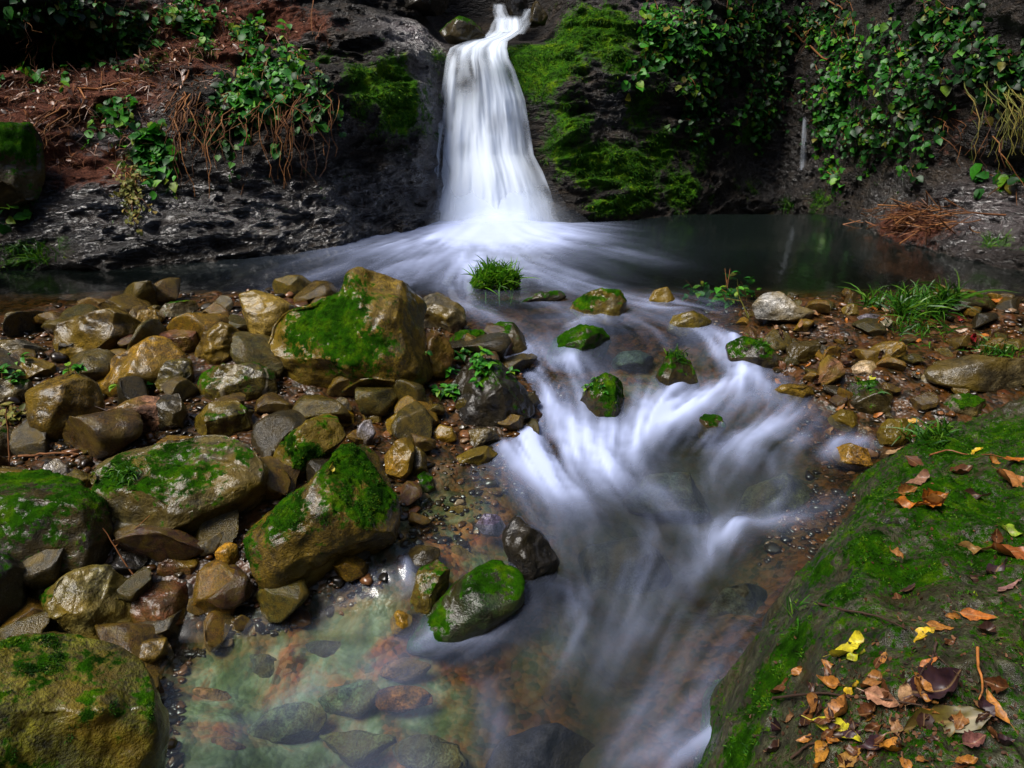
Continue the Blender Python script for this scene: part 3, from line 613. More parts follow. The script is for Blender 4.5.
def sample(V, F, wgt, n, rng):
    A = np.linalg.norm(np.cross(V[F[:, 1]] - V[F[:, 0]], V[F[:, 2]] - V[F[:, 0]]), axis=1) * wgt
    if A.sum() <= 0: return None, None
    i = rng.choice(len(F), n, p=A / A.sum()); r = rng.random((n, 2)); f = r.sum(1) > 1; r[f] = 1 - r[f]
    f = F[i]; p = V[f[:, 0]] + (V[f[:, 1]] - V[f[:, 0]]) * r[:, :1] + (V[f[:, 2]] - V[f[:, 0]]) * r[:, 1:]
    return p, i
def add_moss(ob, V, F, N, ms, n, rng, S, size=.008, front=True):
    wg = smooth(.5, .8, ms[F].mean(1) + .35 * (noise(V[F].mean(1) * 30, 9)))
    if front: wg = wg * (N[F].mean(1) @ FWD < .35)
    wg = wg * smooth(-.1, .35, noise(V[F].mean(1) * 55, 19) * .6 + fbm(V[F].mean(1) * 18, 2, 23))
    p, i = sample(V, F, wg, n, rng)
    if p is None: return
    nn = N[F[i, 0]] * .8 + np.array([0, 0, .5])
    mv, mf = blades(p, nn, rng.uniform(.5, 1.5, n) * size, rng.uniform(.10, .22, n) * size, rng, .55, 2, .35)
    link('moss', make_mesh('moss', mv, mf, M_MOSS), ob)

GOLD, OLIVE, BROWN, DARK, BLACK, GRAY = (.24, .125, .003), (.080, .058, .002), (.115, .066, .004), (.028, .020, .004), (.009, .008, .008), (.095, .080, .050)
PALE, RED, PINK, GREEN, OCHRE = (.30, .265, .19), (.085, .026, .010), (.24, .115, .06), (.014, .032, .004), (.22, .105, .006)
R = make_rock
# left bank, far row by the pool
R('boulder', 'long slanting brown slab at the pool edge, farthest left', 'boulder', [(47, 333), (78, 318), (115, 309), (131, 318), (147, 330), (134, 345), (104, 358), (80, 366), (55, 362), (44, 345)], BROWN, seed=1, tk=.8, facets=8)
R('boulder', 'low grey-brown stone cut by the left photo edge beside the long slab', 'boulder', [(-20, 342), (20, 340), (44, 350), (38, 358), (14, 362), (-20, 364)], GRAY, seed=2)
R('boulder', 'rounded golden boulder with a pale patch on its top', 'boulder', [(96, 368), (115, 348), (142, 336), (163, 340), (180, 358), (178, 372), (163, 388), (149, 398), (122, 398), (103, 388)], GOLD, seed=3, facets=5)
R('rock', 'small olive rock leaning on the right of the golden boulder', 'rock', [(157, 380), (168, 361), (186, 357), (191, 375), (184, 393), (169, 396), (159, 390)], OLIVE, seed=4)
R('boulder', 'blocky brown boulder with a pale cap, left of the pinkish block', 'boulder', [(25, 402), (41, 379), (64, 372), (91, 383), (98, 402), (94, 430), (75, 443), (41, 447), (24, 430)], BROWN, seed=5, facets=7)
R('rock', 'flat-topped tan rock peeping up behind the pale-capped boulder', 'rock', [(12, 368), (29, 357), (51, 364), (52, 378), (30, 384), (12, 380)], BROWN, seed=6)
R('rock', 'greyish mossy rock at the left photo edge under the leafy plant', 'rock', [(-15, 384), (10, 378), (28, 382), (32, 396), (12, 404), (-15, 404)], GRAY, moss=-.4, seed=7)
R('rock', 'pinkish wet block beneath the little bright green plant', 'rock', [(102, 407), (122, 399), (142, 396), (160, 399), (167, 420), (161, 436), (135, 437), (112, 428), (100, 418)], PINK, seed=8, facets=8)
R('rock', 'dark brown rock tucked against the right of the pinkish block', 'rock', [(160, 394), (175, 391), (184, 410), (181, 432), (165, 436), (158, 418)], DARK, seed=9)
R('rock', 'small yellowish rounded stone nearest the tip of the long slab', 'rock', [(132, 316), (143, 310), (155, 311), (160, 325), (151, 333), (138, 329)], GOLD, seed=10)
R('rock', 'flat wet grey rock topmost of the row by the pool', 'rock', [(155, 308), (175, 301), (193, 300), (198, 308), (190, 318), (172, 320), (157, 316)], GRAY, moss=-.5, seed=11)
R('rock', 'rounded brown stone under the topmost flat grey rock', 'rock', [(172, 319), (190, 313), (205, 312), (213, 322), (209, 334), (190, 335), (174, 330)], BROWN, seed=12)
R('rock', 'dark reddish rock between the golden boulder and the row by the pool', 'rock', [(157, 332), (175, 325), (194, 330), (197, 345), (190, 358), (172, 356), (159, 345)], RED, seed=13)
R('rock', 'rough brown cracked rock left of the golden-topped boulder', 'rock', [(194, 350), (205, 333), (220, 324), (233, 328), (243, 345), (240, 360), (220, 367), (200, 366)], BROWN, seed=14, rough=1.6)
R('boulder', 'yellow-topped smooth boulder at the pool edge left of the big mossy boulder', 'boulder', [(233, 318), (244, 297), (257, 292), (281, 300), (293, 307), (290, 328), (275, 345), (254, 349), (238, 336)], (.26, .17, .03), seed=15, facets=4)
R('boulder', 'square olive block with thin white veins', 'boulder', [(201, 377), (217, 367), (251, 365), (272, 372), (276, 392), (262, 404), (237, 406), (216, 403), (203, 393)], OLIVE, moss=-.45, seed=16, facets=7, vein=1)
R('rock', 'greenish brown block below the white-veined one', 'rock', [(190, 422), (206, 405), (234, 400), (245, 411), (250, 430), (238, 444), (213, 441), (194, 434)], OLIVE, moss=-.5, seed=17)
R('boulder', 'biggest mossy boulder, brown with a raised grey shoulder', 'boulder', [(268, 349), (275, 321), (290, 310), (320, 302), (347, 294), (350, 274), (362, 271), (386, 276), (411, 283), (424, 298), (421, 328), (430, 356), (431, 374), (415, 397), (398, 414), (376, 411), (341, 402), (298, 393), (276, 377)], (.125, .078, .006),
  blobs=[(345, 330, 44, 1.05), (310, 325, 28, 1.0), (375, 345, 32, .85), (358, 290, 14, .6), (300, 345, 20, .6), (405, 310, 18, .3)], seed=18, sub=6, tk=.75, facets=5, tufts=5000)
R('boulder', 'smooth grey boulder with a dark cleft behind the biggest mossy boulder', 'boulder', [(418, 290), (439, 285), (451, 299), (464, 306), (467, 324), (454, 337), (432, 335), (416, 324)], GRAY, seed=19, tk=.8, blobs=[(440, 292, 8, .5)])
R('rock', 'dark reddish smooth rock at the right flank of the biggest boulder', 'rock', [(413, 335), (428, 329), (444, 335), (453, 352), (449, 376), (430, 380), (416, 368)], RED, seed=20)
R('rock', 'boxy green-topped rock beside the stream above the black planted boulder', 'rock', [(447, 337), (460, 332), (481, 331), (490, 338), (491, 355), (470, 361), (450, 356)], DARK, moss=-.2, seed=21)
R('rock', 'pale tan stone wedged under the boxy green-topped rock', 'rock', [(463, 357), (480, 353), (491, 356), (490, 366), (468, 368)], PALE, seed=22)
R('boulder', 'glossy black boulder with leafy plants growing on its top', 'boulder', [(436, 412), (446, 390), (458, 370), (474, 359), (499, 362), (517, 380), (533, 398), (533, 414), (520, 430), (495, 434), (467, 432), (442, 425)], BLACK, moss=-.55, seed=23, sub=6, tk=.9, facets=8, blobs=[(490, 372, 14, .7)])
R('rock', 'small round rock in the current with a white wet streak', 'rock', [(493, 331), (500, 323), (515, 323), (526, 333), (529, 346), (521, 355), (503, 354), (495, 344)], DARK, moss=-.3, seed=24, drop=0.020, facets=4)
R('rock', 'bumpy grey wet stone at the stream edge above its olive twin', 'rock', [(458, 438), (470, 430), (490, 429), (498, 438), (495, 447), (475, 449), (461, 446)], GRAY, seed=25, rough=2.2)
R('rock', 'olive wet stone just below the bumpy grey one', 'rock', [(454, 460), (465, 450), (485, 446), (497, 453), (496, 463), (480, 469), (459, 467)], OLIVE, seed=26)
# left bank, near rows
R('boulder', 'large wet block with grass growing on its left face', 'boulder', [(96, 464), (113, 449), (149, 442), (195, 428), (217, 430), (248, 448), (264, 470), (261, 504), (237, 530), (196, 553), (149, 546), (108, 521), (101, 493)], (.075, .060, .018), moss=-.55, blobs=[(128, 472, 22, .9), (240, 455, 16, .7), (225, 490, 26, .45)], seed=27, sub=6, tk=.85, facets=8, tufts=2500)
R('boulder', 'dark mossy boulder filling the left edge above the pale angular rock', 'boulder', [(-60, 470), (0, 462), (27, 469), (63, 487), (96, 505), (107, 542), (105, 571), (68, 584), (36, 596), (-60, 606)], DARK, moss=-.25, blobs=[(20, 520, 40, .55)], seed=28, sub=6, facets=6, tufts=1500)
R('boulder', 'black shadowed boulder cut by the left edge, below the dark mossy one', 'boulder', [(-60, 552), (0, 556), (17, 572), (16, 612), (0, 632), (-60, 640)], BLACK, moss=-.5, seed=29)
R('boulder', 'pale angular rock with one bright flat face', 'boulder', [(28, 625), (41, 601), (72, 571), (100, 568), (127, 585), (139, 619), (139, 644), (100, 650), (59, 646), (33, 640)], (.15, .125, .035), seed=30, sub=6, facets=9, blobs=[(55, 590, 18, .45)])
R('boulder', 'huge wet boulder in the bottom left corner with yellow-green moss', 'boulder', [(-80, 665), (0, 649), (45, 641), (91, 645), (122, 666), (146, 701), (153, 735), (146, 790), (80, 850), (-80, 850)], (.10, .095, .005), y0=1.12, moss=-.38, blobs=[(40, 740, 45, .85), (10, 690, 40, .7), (95, 700, 30, .5)], seed=31, sub=6, tk=.8, facets=5, tufts=6000)
R('boulder', 'long leaning mossy boulder at the edge of the clear lower pool', 'boulder', [(232, 541), (262, 520), (317, 478), (343, 449), (367, 444), (386, 474), (397, 506), (395, 540), (362, 563), (326, 582), (281, 602), (251, 578), (237, 557)], (.09, .056, .006), moss=-.42, blobs=[(350, 465, 30, 1.0), (380, 500, 22, .95), (300, 510, 26, .85), (260, 540, 20, .75), (345, 495, 22, .5)], seed=32, sub=6, tk=.8, facets=5, tufts=6000)
R('boulder', 'wedge-shaped rock with a bright moss stripe, behind the long leaning boulder', 'boulder', [(272, 473), (277, 451), (302, 426), (320, 410), (333, 413), (345, 437), (331, 453), (316, 468), (298, 487), (276, 485)], OLIVE, moss=-.5, blobs=[(310, 452, 20, 1.0), (300, 440, 16, .8), (325, 425, 14, .5)], seed=33, sub=6, facets=7, tufts=2500)
R('rock', 'small tan stone under the left of the biggest boulder', 'rock', [(329, 413), (340, 407), (353, 411), (353, 425), (340, 429)], GOLD, seed=34, sub=4)
R('rock', 'pale speckled pebble-stone standing below the biggest boulder', 'rock', [(354, 438), (358, 423), (370, 420), (375, 433), (368, 445), (356, 445)], (.34, .32, .36), seed=35, sub=4)
R('rock', 'grey-green angular stone just above the pale speckled one', 'rock', [(359, 411), (370, 405), (382, 411), (381, 423), (365, 424)], GRAY, seed=36, sub=4)
R('rock', 'brown stone in the shade under the tip of the biggest boulder', 'rock', [(384, 421), (398, 414), (412, 419), (410, 434), (390, 436)], BROWN, seed=37, sub=4)
R('rock', 'upright ochre-yellow stone right of the long leaning boulder', 'rock', [(385, 456), (395, 443), (409, 435), (414, 450), (411, 472), (395, 486), (387, 472)], OCHRE, seed=38, facets=8)
R('rock', 'dark olive stone between the ochre stone and the stream', 'rock', [(407, 462), (415, 446), (425, 454), (428, 474), (414, 480)], OLIVE, seed=39, sub=4)
R('rock', 'little green stone at the water line below the ochre stone', 'rock', [(418, 478), (424, 470), (432, 476), (436, 492), (424, 494)], GREEN, seed=140, sub=4, moss=-.3)
R('rock', 'small ochre and white stone beside the black planted boulder', 'rock', [(430, 435), (440, 425), (452, 428), (457, 440), (446, 446), (432, 443)], OCHRE, seed=40, sub=4)
R('rock', 'whitish lichen-grey stone left of the large wet block', 'rock', [(47, 466), (55, 459), (66, 468), (69, 482), (58, 488), (49, 476)], (.34, .34, .36), seed=41, sub=4)
R('rock', 'dull brown stone leaning on the left of the large wet block', 'rock', [(62, 479), (75, 470), (93, 478), (95, 494), (80, 500), (66, 492)], OLIVE, seed=42, sub=4)
R('rock', 'elongated olive stone like a short log above the large wet block', 'rock', [(77, 453), (85, 440), (110, 425), (129, 428), (130, 439), (105, 450), (84, 460)], OLIVE, seed=43)
R('rock', 'flat wet red-brown slab beside the clear lower pool', 'rock', [(132, 600), (140, 590), (165, 583), (200, 579), (204, 600), (197, 618), (165, 634), (140, 634)], RED, seed=44, facets=8)
R('rock', 'small red-brown block behind the flat red slab', 'rock', [(151, 571), (165, 557), (190, 553), (197, 565), (191, 579), (160, 582)], RED, seed=45)
R('rock', 'black wet stone right of the dark mossy boulder', 'rock', [(103, 561), (115, 548), (135, 552), (146, 560), (141, 574), (115, 578)], BLACK, seed=46)
R('rock', 'wet dark stone with a glint, left of the foot of the leaning boulder', 'rock', [(203, 586), (215, 572), (235, 575), (248, 590), (241, 603), (215, 605)], DARK, seed=47)
R('rock', 'orange-brown stone at the upper end of the leaning boulder foot', 'rock', [(216, 553), (222, 541), (236, 546), (239, 566), (222, 570)], OCHRE, seed=48, sub=4)
R('rock', 'low brown stone half under water by the bottom left boulder', 'rock', [(131, 656), (145, 642), (164, 640), (166, 656), (150, 668), (134, 671)], BROWN, seed=49, sub=4)
R('rock', 'small grey-green stone at the far left edge below the pale-capped boulder', 'rock', [(-14, 432), (5, 427), (16, 440), (15, 457), (-14, 464)], GRAY, moss=-.4, seed=50, sub=4)
# rocks in the stream
R('rock', 'upright olive stone with a pale spot in the stream', 'rock', [(411, 598), (419, 572), (436, 561), (448, 572), (446, 598), (426, 621), (412, 613)], OLIVE, moss=-.45, seed=51, facets=4)
R('rock', 'small brown stone at the foot of the upright olive one', 'rock', [(386, 625), (398, 611), (412, 617), (412, 634), (396, 637)], OCHRE, seed=52, sub=4)
R('rock', 'smooth green rock washed over by water beside the upright olive stone', 'rock', [(415, 640), (432, 611), (460, 583), (492, 564), (515, 579), (516, 602), (493, 622), (460, 642), (436, 646), (418, 643)], GREEN, moss=-.25, seed=53, drop=0.011, rough=.5, facets=3, tk=.7)
R('rock', 'shiny black knobbly rock in mid-stream right of the green one', 'rock', [(507, 536), (520, 521), (537, 532), (553, 553), (557, 577), (545, 596), (522, 596), (512, 571)], BLACK, seed=54, drop=0.015, rough=1.6, facets=9)
R('rock', 'small dark wet rock at the little side fall', 'rock', [(400, 553), (418, 545), (438, 550), (441, 566), (415, 572)], DARK, seed=55, sub=4)
R('rock', 'stone crowned with a round tuft of grass in front of the waterfall', 'rock', [(464, 277), (475, 268), (495, 265), (510, 269), (519, 281), (516, 291), (480, 293), (465, 288)], DARK, moss=.2, seed=56, sub=5, tk=1.0)
R('rock', 'flat dark stone barely above the pool outflow', 'rock', [(522, 302), (540, 292), (558, 291), (563, 296), (545, 304), (528, 306)], DARK, moss=-.3, seed=57, drop=0.015, facets=4)
R('rock', 'rounded mossy boulder at the pool outflow, highest in mid-stream', 'rock', [(573, 306), (582, 295), (600, 289), (617, 290), (623, 300), (619, 317), (604, 321), (584, 316)], OLIVE, moss=-.2, seed=58, drop=0.025, facets=4)
R('rock', 'mossy rock sunk in the current below the outflow boulder', 'rock', [(547, 352), (560, 335), (580, 324), (598, 328), (607, 338), (599, 354), (575, 358), (553, 357)], GREEN, moss=.1, seed=59, drop=0.034, facets=4)
R('rock', 'teal drowned rock veiled by water right of the sunken mossy one', 'rock', [(608, 352), (620, 336), (640, 334), (656, 342), (652, 358), (625, 360)], (.05, .07, .05), seed=60, drop=0, lift=.05)
R('rock', 'moss-topped rock in the centre of the cascade', 'rock', [(580, 408), (588, 387), (605, 375), (622, 383), (629, 402), (624, 420), (605, 425), (584, 420)], DARK, moss=-.1, blobs=[(608, 390, 18, .9)], seed=61, drop=0.025, facets=4, tufts=1200)
R('rock', 'narrow dark rock with sprigs on top, right of the cascade centre', 'rock', [(659, 374), (667, 357), (678, 349), (691, 361), (696, 382), (683, 395), (667, 388)], DARK, moss=-.2, seed=62, drop=0.025, facets=4)
R('boulder', 'dark mossy slab with a small fall at its left end', 'rock', [(732, 343), (745, 337), (762, 342), (779, 355), (782, 369), (765, 373), (745, 366), (734, 357)], DARK, moss=-.3, seed=63, drop=0.029, facets=4)
R('rock', 'small dark knob amid white water below the sprigged rock', 'rock', [(699, 421), (707, 413), (718, 414), (723, 425), (715, 435), (700, 435)], DARK, moss=-.3, seed=64, drop=0.015, facets=4)
R('rock', 'brown rock under thin water at the right of the outflow', 'rock', [(648, 303), (655, 290), (668, 286), (675, 297), (666, 306)], BROWN, seed=65, drop=0.015, facets=4, sub=4)
R('rock', 'drowned olive rock just left of the grassy plant clump', 'rock', [(670, 328), (676, 314), (694, 310), (708, 318), (702, 331), (682, 334)], OLIVE, seed=66, drop=0.020, facets=4, sub=4)
R('boulder', 'big drowned boulder under the veil right of the lower cascade', 'boulder', [(735, 490), (755, 450), (800, 435), (838, 455), (845, 490), (815, 520), (765, 520)], (.05, .05, .022), seed=67, tk=.5, lift=.12, rough=.6)
R('boulder', 'dark drowned boulder in the middle of the lower stream', 'boulder', [(560, 540), (590, 505), (640, 495), (680, 520), (690, 560), (650, 590), (590, 585)], (.035, .036, .03), seed=68, tk=.5, lift=.12, rough=.6)
R('boulder', 'drowned boulder where the lower stream bends past the mossy slab', 'boulder', [(700, 600), (730, 560), (780, 550), (810, 580), (790, 630), (730, 640)], (.04, .042, .026), seed=69, tk=.5, lift=.12, rough=.6)
R('boulder', 'drowned grey-green boulder under the veil above the lower ridge of foam', 'boulder', [(620, 490), (650, 455), (700, 450), (720, 480), (700, 510), (650, 515)], (.05, .06, .04), seed=70, tk=.5, lift=.12, rough=.6)
R('boulder', 'drowned slab nearest the bottom of the photo in the stream', 'boulder', [(470, 740), (500, 690), (560, 670), (610, 700), (600, 760), (530, 790)], (.035, .03, .035), seed=71, tk=.4, lift=.1, rough=.6)
R('boulder', 'green drowned slab in the clear lower pool', 'boulder', [(240, 715), (270, 690), (310, 680), (330, 700), (300, 730), (250, 735)], (.13, .17, .075), seed=72, tk=.4, lift=.06, rough=.6)
R('boulder', 'second green drowned slab, upstream of the first in the clear pool', 'boulder', [(310, 690), (330, 672), (370, 665), (385, 680), (360, 700), (325, 705)], (.12, .18, .08), seed=73, tk=.4, lift=.06, rough=.6)
R('rock', 'drowned lilac stone in the shallows below the bumpy grey stone', 'rock', [(476, 525), (485, 514), (503, 516), (510, 528), (498, 536), (482, 534)], (.12, .10, .16), seed=74, sub=4, tk=.5)
for i_, (px, py, w_, h_, col, lb) in enumerate([(400, 690, 34, 16, (.22, .085, .02), 'amber drowned stone, right in the clear lower pool'), (210, 745, 40, 18, (.20, .09, .03), 'amber drowned stone nearest the bottom left boulder'), (350, 735, 44, 18, (.11, .15, .06), 'green drowned stone nearest the bottom edge of the clear pool'),
        (255, 655, 38, 15, (.10, .12, .06), 'pale green drowned stone near the upper shore of the clear pool'), (330, 640, 40, 16, (.05, .06, .035), 'dark drowned stone off the foot of the leaning boulder'), (430, 740, 40, 18, (.15, .17, .10), 'grey-green drowned stone at the pool edge by the current'), (205, 690, 30, 14, (.24, .11, .05), 'orange drowned stone on the left of the clear pool'),
        (450, 545, 26, 11, (.24, .12, .06), 'salmon drowned stone in the shallows above the green rock'), (455, 505, 22, 9, (.20, .11, .05), 'tan drowned stone in the shallows below the olive stone'), (400, 660, 30, 12, (.26, .12, .05), 'orange drowned stone below the small brown one')]):
    R('rock', lb, 'rock', [(px + w_ * math.cos(a) * (1 + .22 * math.sin(3 * a + i_) + .12 * math.sin(5 * a + 2 * i_)), py + h_ * math.sin(a) * (1 + .15 * math.cos(2 * a + i_))) for a in np.linspace(0, 6.283, 11)[:-1]], col, seed=200 + i_, sub=4, tk=.35, lift=.05, rough=1.3)

# right bank
R('rock', 'pale whitish rock beside the leafy clump on the right bank', 'rock', [(755, 305), (767, 292), (781, 292), (796, 306), (815, 311), (817, 322), (784, 322), (759, 318)], (.27, .26, .24), seed=80, facets=8)
R('rock', 'rounded brown dome at the right edge of the cascade', 'rock', [(773, 392), (785, 385), (800, 383), (814, 389), (818, 399), (800, 406), (779, 404)], BROWN, seed=81)
R('rock', 'upright salmon-pink stone on the right gravel bank', 'rock', [(816, 386), (822, 362), (830, 355), (839, 360), (842, 376), (833, 390), (820, 392)], (.26, .12, .06), seed=82)
R('rock', 'dark wet rock left of the salmon-pink stone', 'rock', [(788, 346), (800, 339), (816, 341), (820, 356), (810, 364), (791, 360)], DARK, seed=83)
R('rock', 'mossy grey rock at the head of the foreground slab', 'rock', [(945, 405), (955, 395), (975, 394), (987, 405), (986, 416), (965, 418), (947, 415)], GRAY, moss=-.15, seed=84, tufts=800)
R('boulder', 'wide flat wet brown slab near the right photo edge', 'boulder', [(932, 368), (945, 358), (980, 356), (1045, 362), (1060, 385), (1000, 394), (960, 390), (937, 382)], (.06, .045, .018), seed=85, tk=.6)
R('rock', 'dark mossy rock in the middle of the right gravel bank', 'rock', [(850, 397), (862, 382), (880, 381), (895, 395), (892, 414), (870, 421), (854, 413)], DARK, moss=-.35, seed=86)
R('rock', 'flat brown stone in the side trickle of the right bank', 'rock', [(829, 419), (842, 410), (860, 413), (868, 426), (850, 433), (833, 430)], OLIVE, seed=87)
R('rock', 'olive block with a yellow top at the head of the side trickle', 'rock', [(879, 432), (890, 420), (909, 419), (912, 436), (895, 448), (881, 444)], OLIVE, seed=88)
R('rock', 'dark grey stone beside the pool on the right bank', 'rock', [(842, 308), (850, 304), (860, 306), (862, 315), (845, 316)], GRAY, seed=89, sub=4)
R('rock', 'lilac-grey flat stone just below the dark grey poolside one', 'rock', [(856, 318), (868, 313), (881, 316), (879, 325), (861, 326)], (.18, .16, .19), seed=90, sub=4)
R('rock', 'pale round stone right of the lilac-grey flat one', 'rock', [(876, 323), (883, 316), (891, 318), (892, 327), (880, 330)], PALE, seed=91, sub=4)
R('rock', 'bluish white pebble-stone alone before the wide flat slab', 'rock', [(922, 377), (928, 372), (936, 375), (935, 385), (925, 386)], (.45, .48, .5), seed=92, sub=4)
R('rock', 'wet brown ledge stone above the head of the foreground slab', 'rock', [(834, 457), (838, 448), (850, 444), (873, 451), (877, 464), (856, 471), (838, 465)], OCHRE, seed=93)
R('rock', 'cream and orange stone, the brightest on the right bank', 'rock', [(853, 367), (862, 360), (873, 362), (877, 373), (866, 379), (855, 376)], (.42, .30, .18), seed=94, sub=4)
R('rock', 'brown flat stone behind the cream and orange one', 'rock', [(868, 350), (880, 341), (900, 342), (912, 352), (900, 364), (878, 362)], BROWN, seed=95)
R('rock', 'submerged looking dark slab at the pool shore right of the grass clump', 'rock', [(935, 302), (955, 294), (985, 297), (1000, 308), (970, 316), (942, 314)], DARK, moss=-.4, seed=96)
R('boulder', 'mossy dark boulder standing on the left bank by the cliff', 'boulder', [(-60, 125), (0, 117), (22, 118), (38, 133), (41, 170), (32, 198), (0, 210), (-60, 205)], DARK, y0=6.7, moss=-.05, blobs=[(10, 140, 32, 1.)], seed=97, tk=.7)
R('rock', 'dark rock standing in the head of the waterfall', 'rock', [(508, -14), (525, -16), (528, 6), (524, 22), (511, 20), (506, 4)], BLACK, y0=11.9, seed=98)
R('rock', 'dark rock left of the one in the waterfall head', 'rock', [(395, -20), (440, -25), (452, -5), (448, 10), (420, 12), (396, 8)], BLACK, y0=11.0, seed=99)
R('rock', 'dripping black rock at the right of the waterfall head', 'rock', [(528, 4), (540, -2), (548, 12), (545, 24), (530, 25)], DARK, y0=11.4, seed=100, sub=4)
R('rock', 'mossy lip stone left of the waterfall head', 'rock', [(440, 30), (460, 20), (478, 26), (485, 36), (470, 41), (448, 42)], DARK, y0=10.6, moss=-.2, seed=101, sub=4)

# ------------------------------------------------------------------ foreground slab (right)
edge = np.array([on_water(px, py)[:2] for px, py in [(712, 800), (722, 768), (742, 700), (778, 655), (812, 600), (828, 545), (846, 495), (872, 462), (905, 440), (950, 428), (1010, 418)]])
fpoly = np.vstack([edge + np.array([.0, .0]), [(3.4, 3.3), (3.6, .2), (.5, .2)]])
fx_ = np.linspace(.3, 3.4, 330); fy_ = np.linspace(.3, 3.9, 380); FX, FY = np.meshgrid(fx_, fy_)
fsd = poly_sd(FX, FY, fpoly) + .13 + .05 * fbm(P3(FX * 2.5, FY * 2.5, 2), 3, 41)
top = .06 + .20 * smooth(.2, 1.6, fsd) - .22 * smooth(2.2, 3.3, FY) + .12 * fbm(P3(FX * 1.4, FY * 1.4, 5), 3, 44)
side = smooth(-.04, .42, fsd) ** .6
FZ = -.75 + (.75 + top) * side
FP = P3(FX, FY, FZ)
FZ = FZ + (.075 * ridged(FP * 2.3, 4, 46) + .03 * fbm(FP * 8, 4, 47) + .008 * ridged(FP * 22, 2, 49)) * smooth(-.02, .15, fsd)
FVt = np.stack([FX, FY, FZ], -1).reshape(-1, 3); FFt = grid_faces(*FX.shape)
FFt = FFt[(fsd.ravel()[FFt] > -.12).any(1)]
used = np.unique(FFt); rem = np.full(len(FVt), -1); rem[used] = np.arange(len(used)); FVt = FVt[used]; FFt = rem[FFt]
tri = np.concatenate([FFt[:, [0, 1, 2]], FFt[:, [0, 2, 3]]])
BVH_F = bvh_of(FVt, FFt); FN = vnormals(FVt, tri); FN *= np.sign(FN[:, 2].sum())
fm = .31 + .30 * fbm(FVt * 1.8, 4, 48) + .28 * FN[:, 2]
for px, py, r, s in [(880, 490, 30, 1.), (868, 545, 28, 1.), (900, 580, 45, 1.), (960, 450, 50, .9), (1010, 430, 40, .8), (765, 690, 36, 1.1), (742, 750, 30, 1.1), (795, 645, 32, 1.), (840, 590, 34, .8), (820, 570, 24, .9), (930, 560, 40, .5), (850, 620, 30, .5), (985, 600, 30, .45), (1000, 690, 40, .5), (830, 520, 14, .9)]:
    h = cast(px, py, BVH_F)
    if h is None: continue
    c = np.array(h[0]); rw = r * depth_of(c) / FPX * 1.2
    fm = np.maximum(fm, s * np.exp(-(((FVt - c) / rw) ** 2).sum(1)))
slab = link('mossy_slab', make_mesh('mossy_slab', FVt, FFt, rock_material('slab_rock', .45, .22, 1.7), {'moss': fm}), None, 'large mossy rock slab strewn with fallen leaves in the right foreground', 'boulder')
slab.color = (.040, .041, .022, 0)
add_moss(slab, FVt, tri, FN, fm, 60000, np.random.default_rng(5), 1, .010, False)

# ------------------------------------------------------------------ casting onto anything already built
bpy.context.view_layer.update()
_dg = bpy.context.evaluated_depsgraph_get()
SKIP = ('stream_water', 'water_sheet', 'back_sheet', 'side_strand', 'upper_strand', 'moss')
def pick(px, py, refresh=False):
    o = Vector(EYE); d = Vector(ray(px, py)).normalized()
    for _ in range(12):
        ok, loc, nrm, idx, ob, mt = sc.ray_cast(_dg, o, d)
        if not ok: return None
        if ob.name.split('.')[0] in SKIP: o = loc + d * .004; continue
        return np.array(loc), np.array(nrm), ob.name
    return None
def refresh():
    global _dg
    bpy.context.view_layer.update(); _dg = bpy.context.evaluated_depsgraph_get()

class MB:
    def __init__(s): s.V = []; s.F = []; s.M = []; s.n = 0
    def add(s, V, F, mi=0):
        V = np.asarray(V, float); s.V.append(V)
        for f in (F if isinstance(F, list) else [F]):
            f = np.asarray(f); s.F += (f + s.n).tolist(); s.M += [mi] * len(f)
        s.n += len(V)
    def tube(s, pts, r0, r1, sides=5, mi=0):
        pts = np.asarray(pts, float); n = len(pts); tg = np.gradient(pts, axis=0); tg /= np.linalg.norm(tg, axis=1, keepdims=True) + 1e-9
        ref = np.array([.31, .2, .93]) if abs(tg[:, 2]).mean() < .8 else np.array([1, .2, .1])
        a = np.cross(tg, ref); a /= np.linalg.norm(a, axis=1, keepdims=True) + 1e-9; b = np.cross(tg, a)
        th = np.arange(sides) * 2 * np.pi / sides; r = np.linspace(r0, r1, n)[:, None, None]
        V = pts[:, None] + r * (np.cos(th)[None, :, None] * a[:, None] + np.sin(th)[None, :, None] * b[:, None])
        i = np.arange(n * sides).reshape(n, sides); j = np.roll(i, -1, 1)
        s.add(V.reshape(-1, 3), np.stack([i[:-1], j[:-1], j[1:], i[1:]], -1).reshape(-1, 4), mi)
    def build(s, name, mat, origin, mats=None, **kw):
        V = np.concatenate(s.V) - np.asarray(origin)
        o = link(name, make_mesh(name, V, s.F, mat, mats=mats, mi=s.M if mats else None), **kw)
        if 'parent' not in kw: o.location = tuple(origin)
        return o
IVY_T = np.array([(0, 0, 0), (.35, 0, -.05), (.7, 0, -.07), (1, 0, -.2), (.05, .36, .06), (.42, .5, .08), (.78, .26, -.02), (.05, -.36, .06), (.42, -.5, .08), (.78, -.26, -.02)])
IVY_F = np.array([(0, 4, 1), (4, 5, 1), (1, 5, 2), (5, 6, 2), (2, 6, 3), (0, 1, 7), (7, 1, 8), (1, 2, 8), (8, 2, 9), (2, 3, 9)])
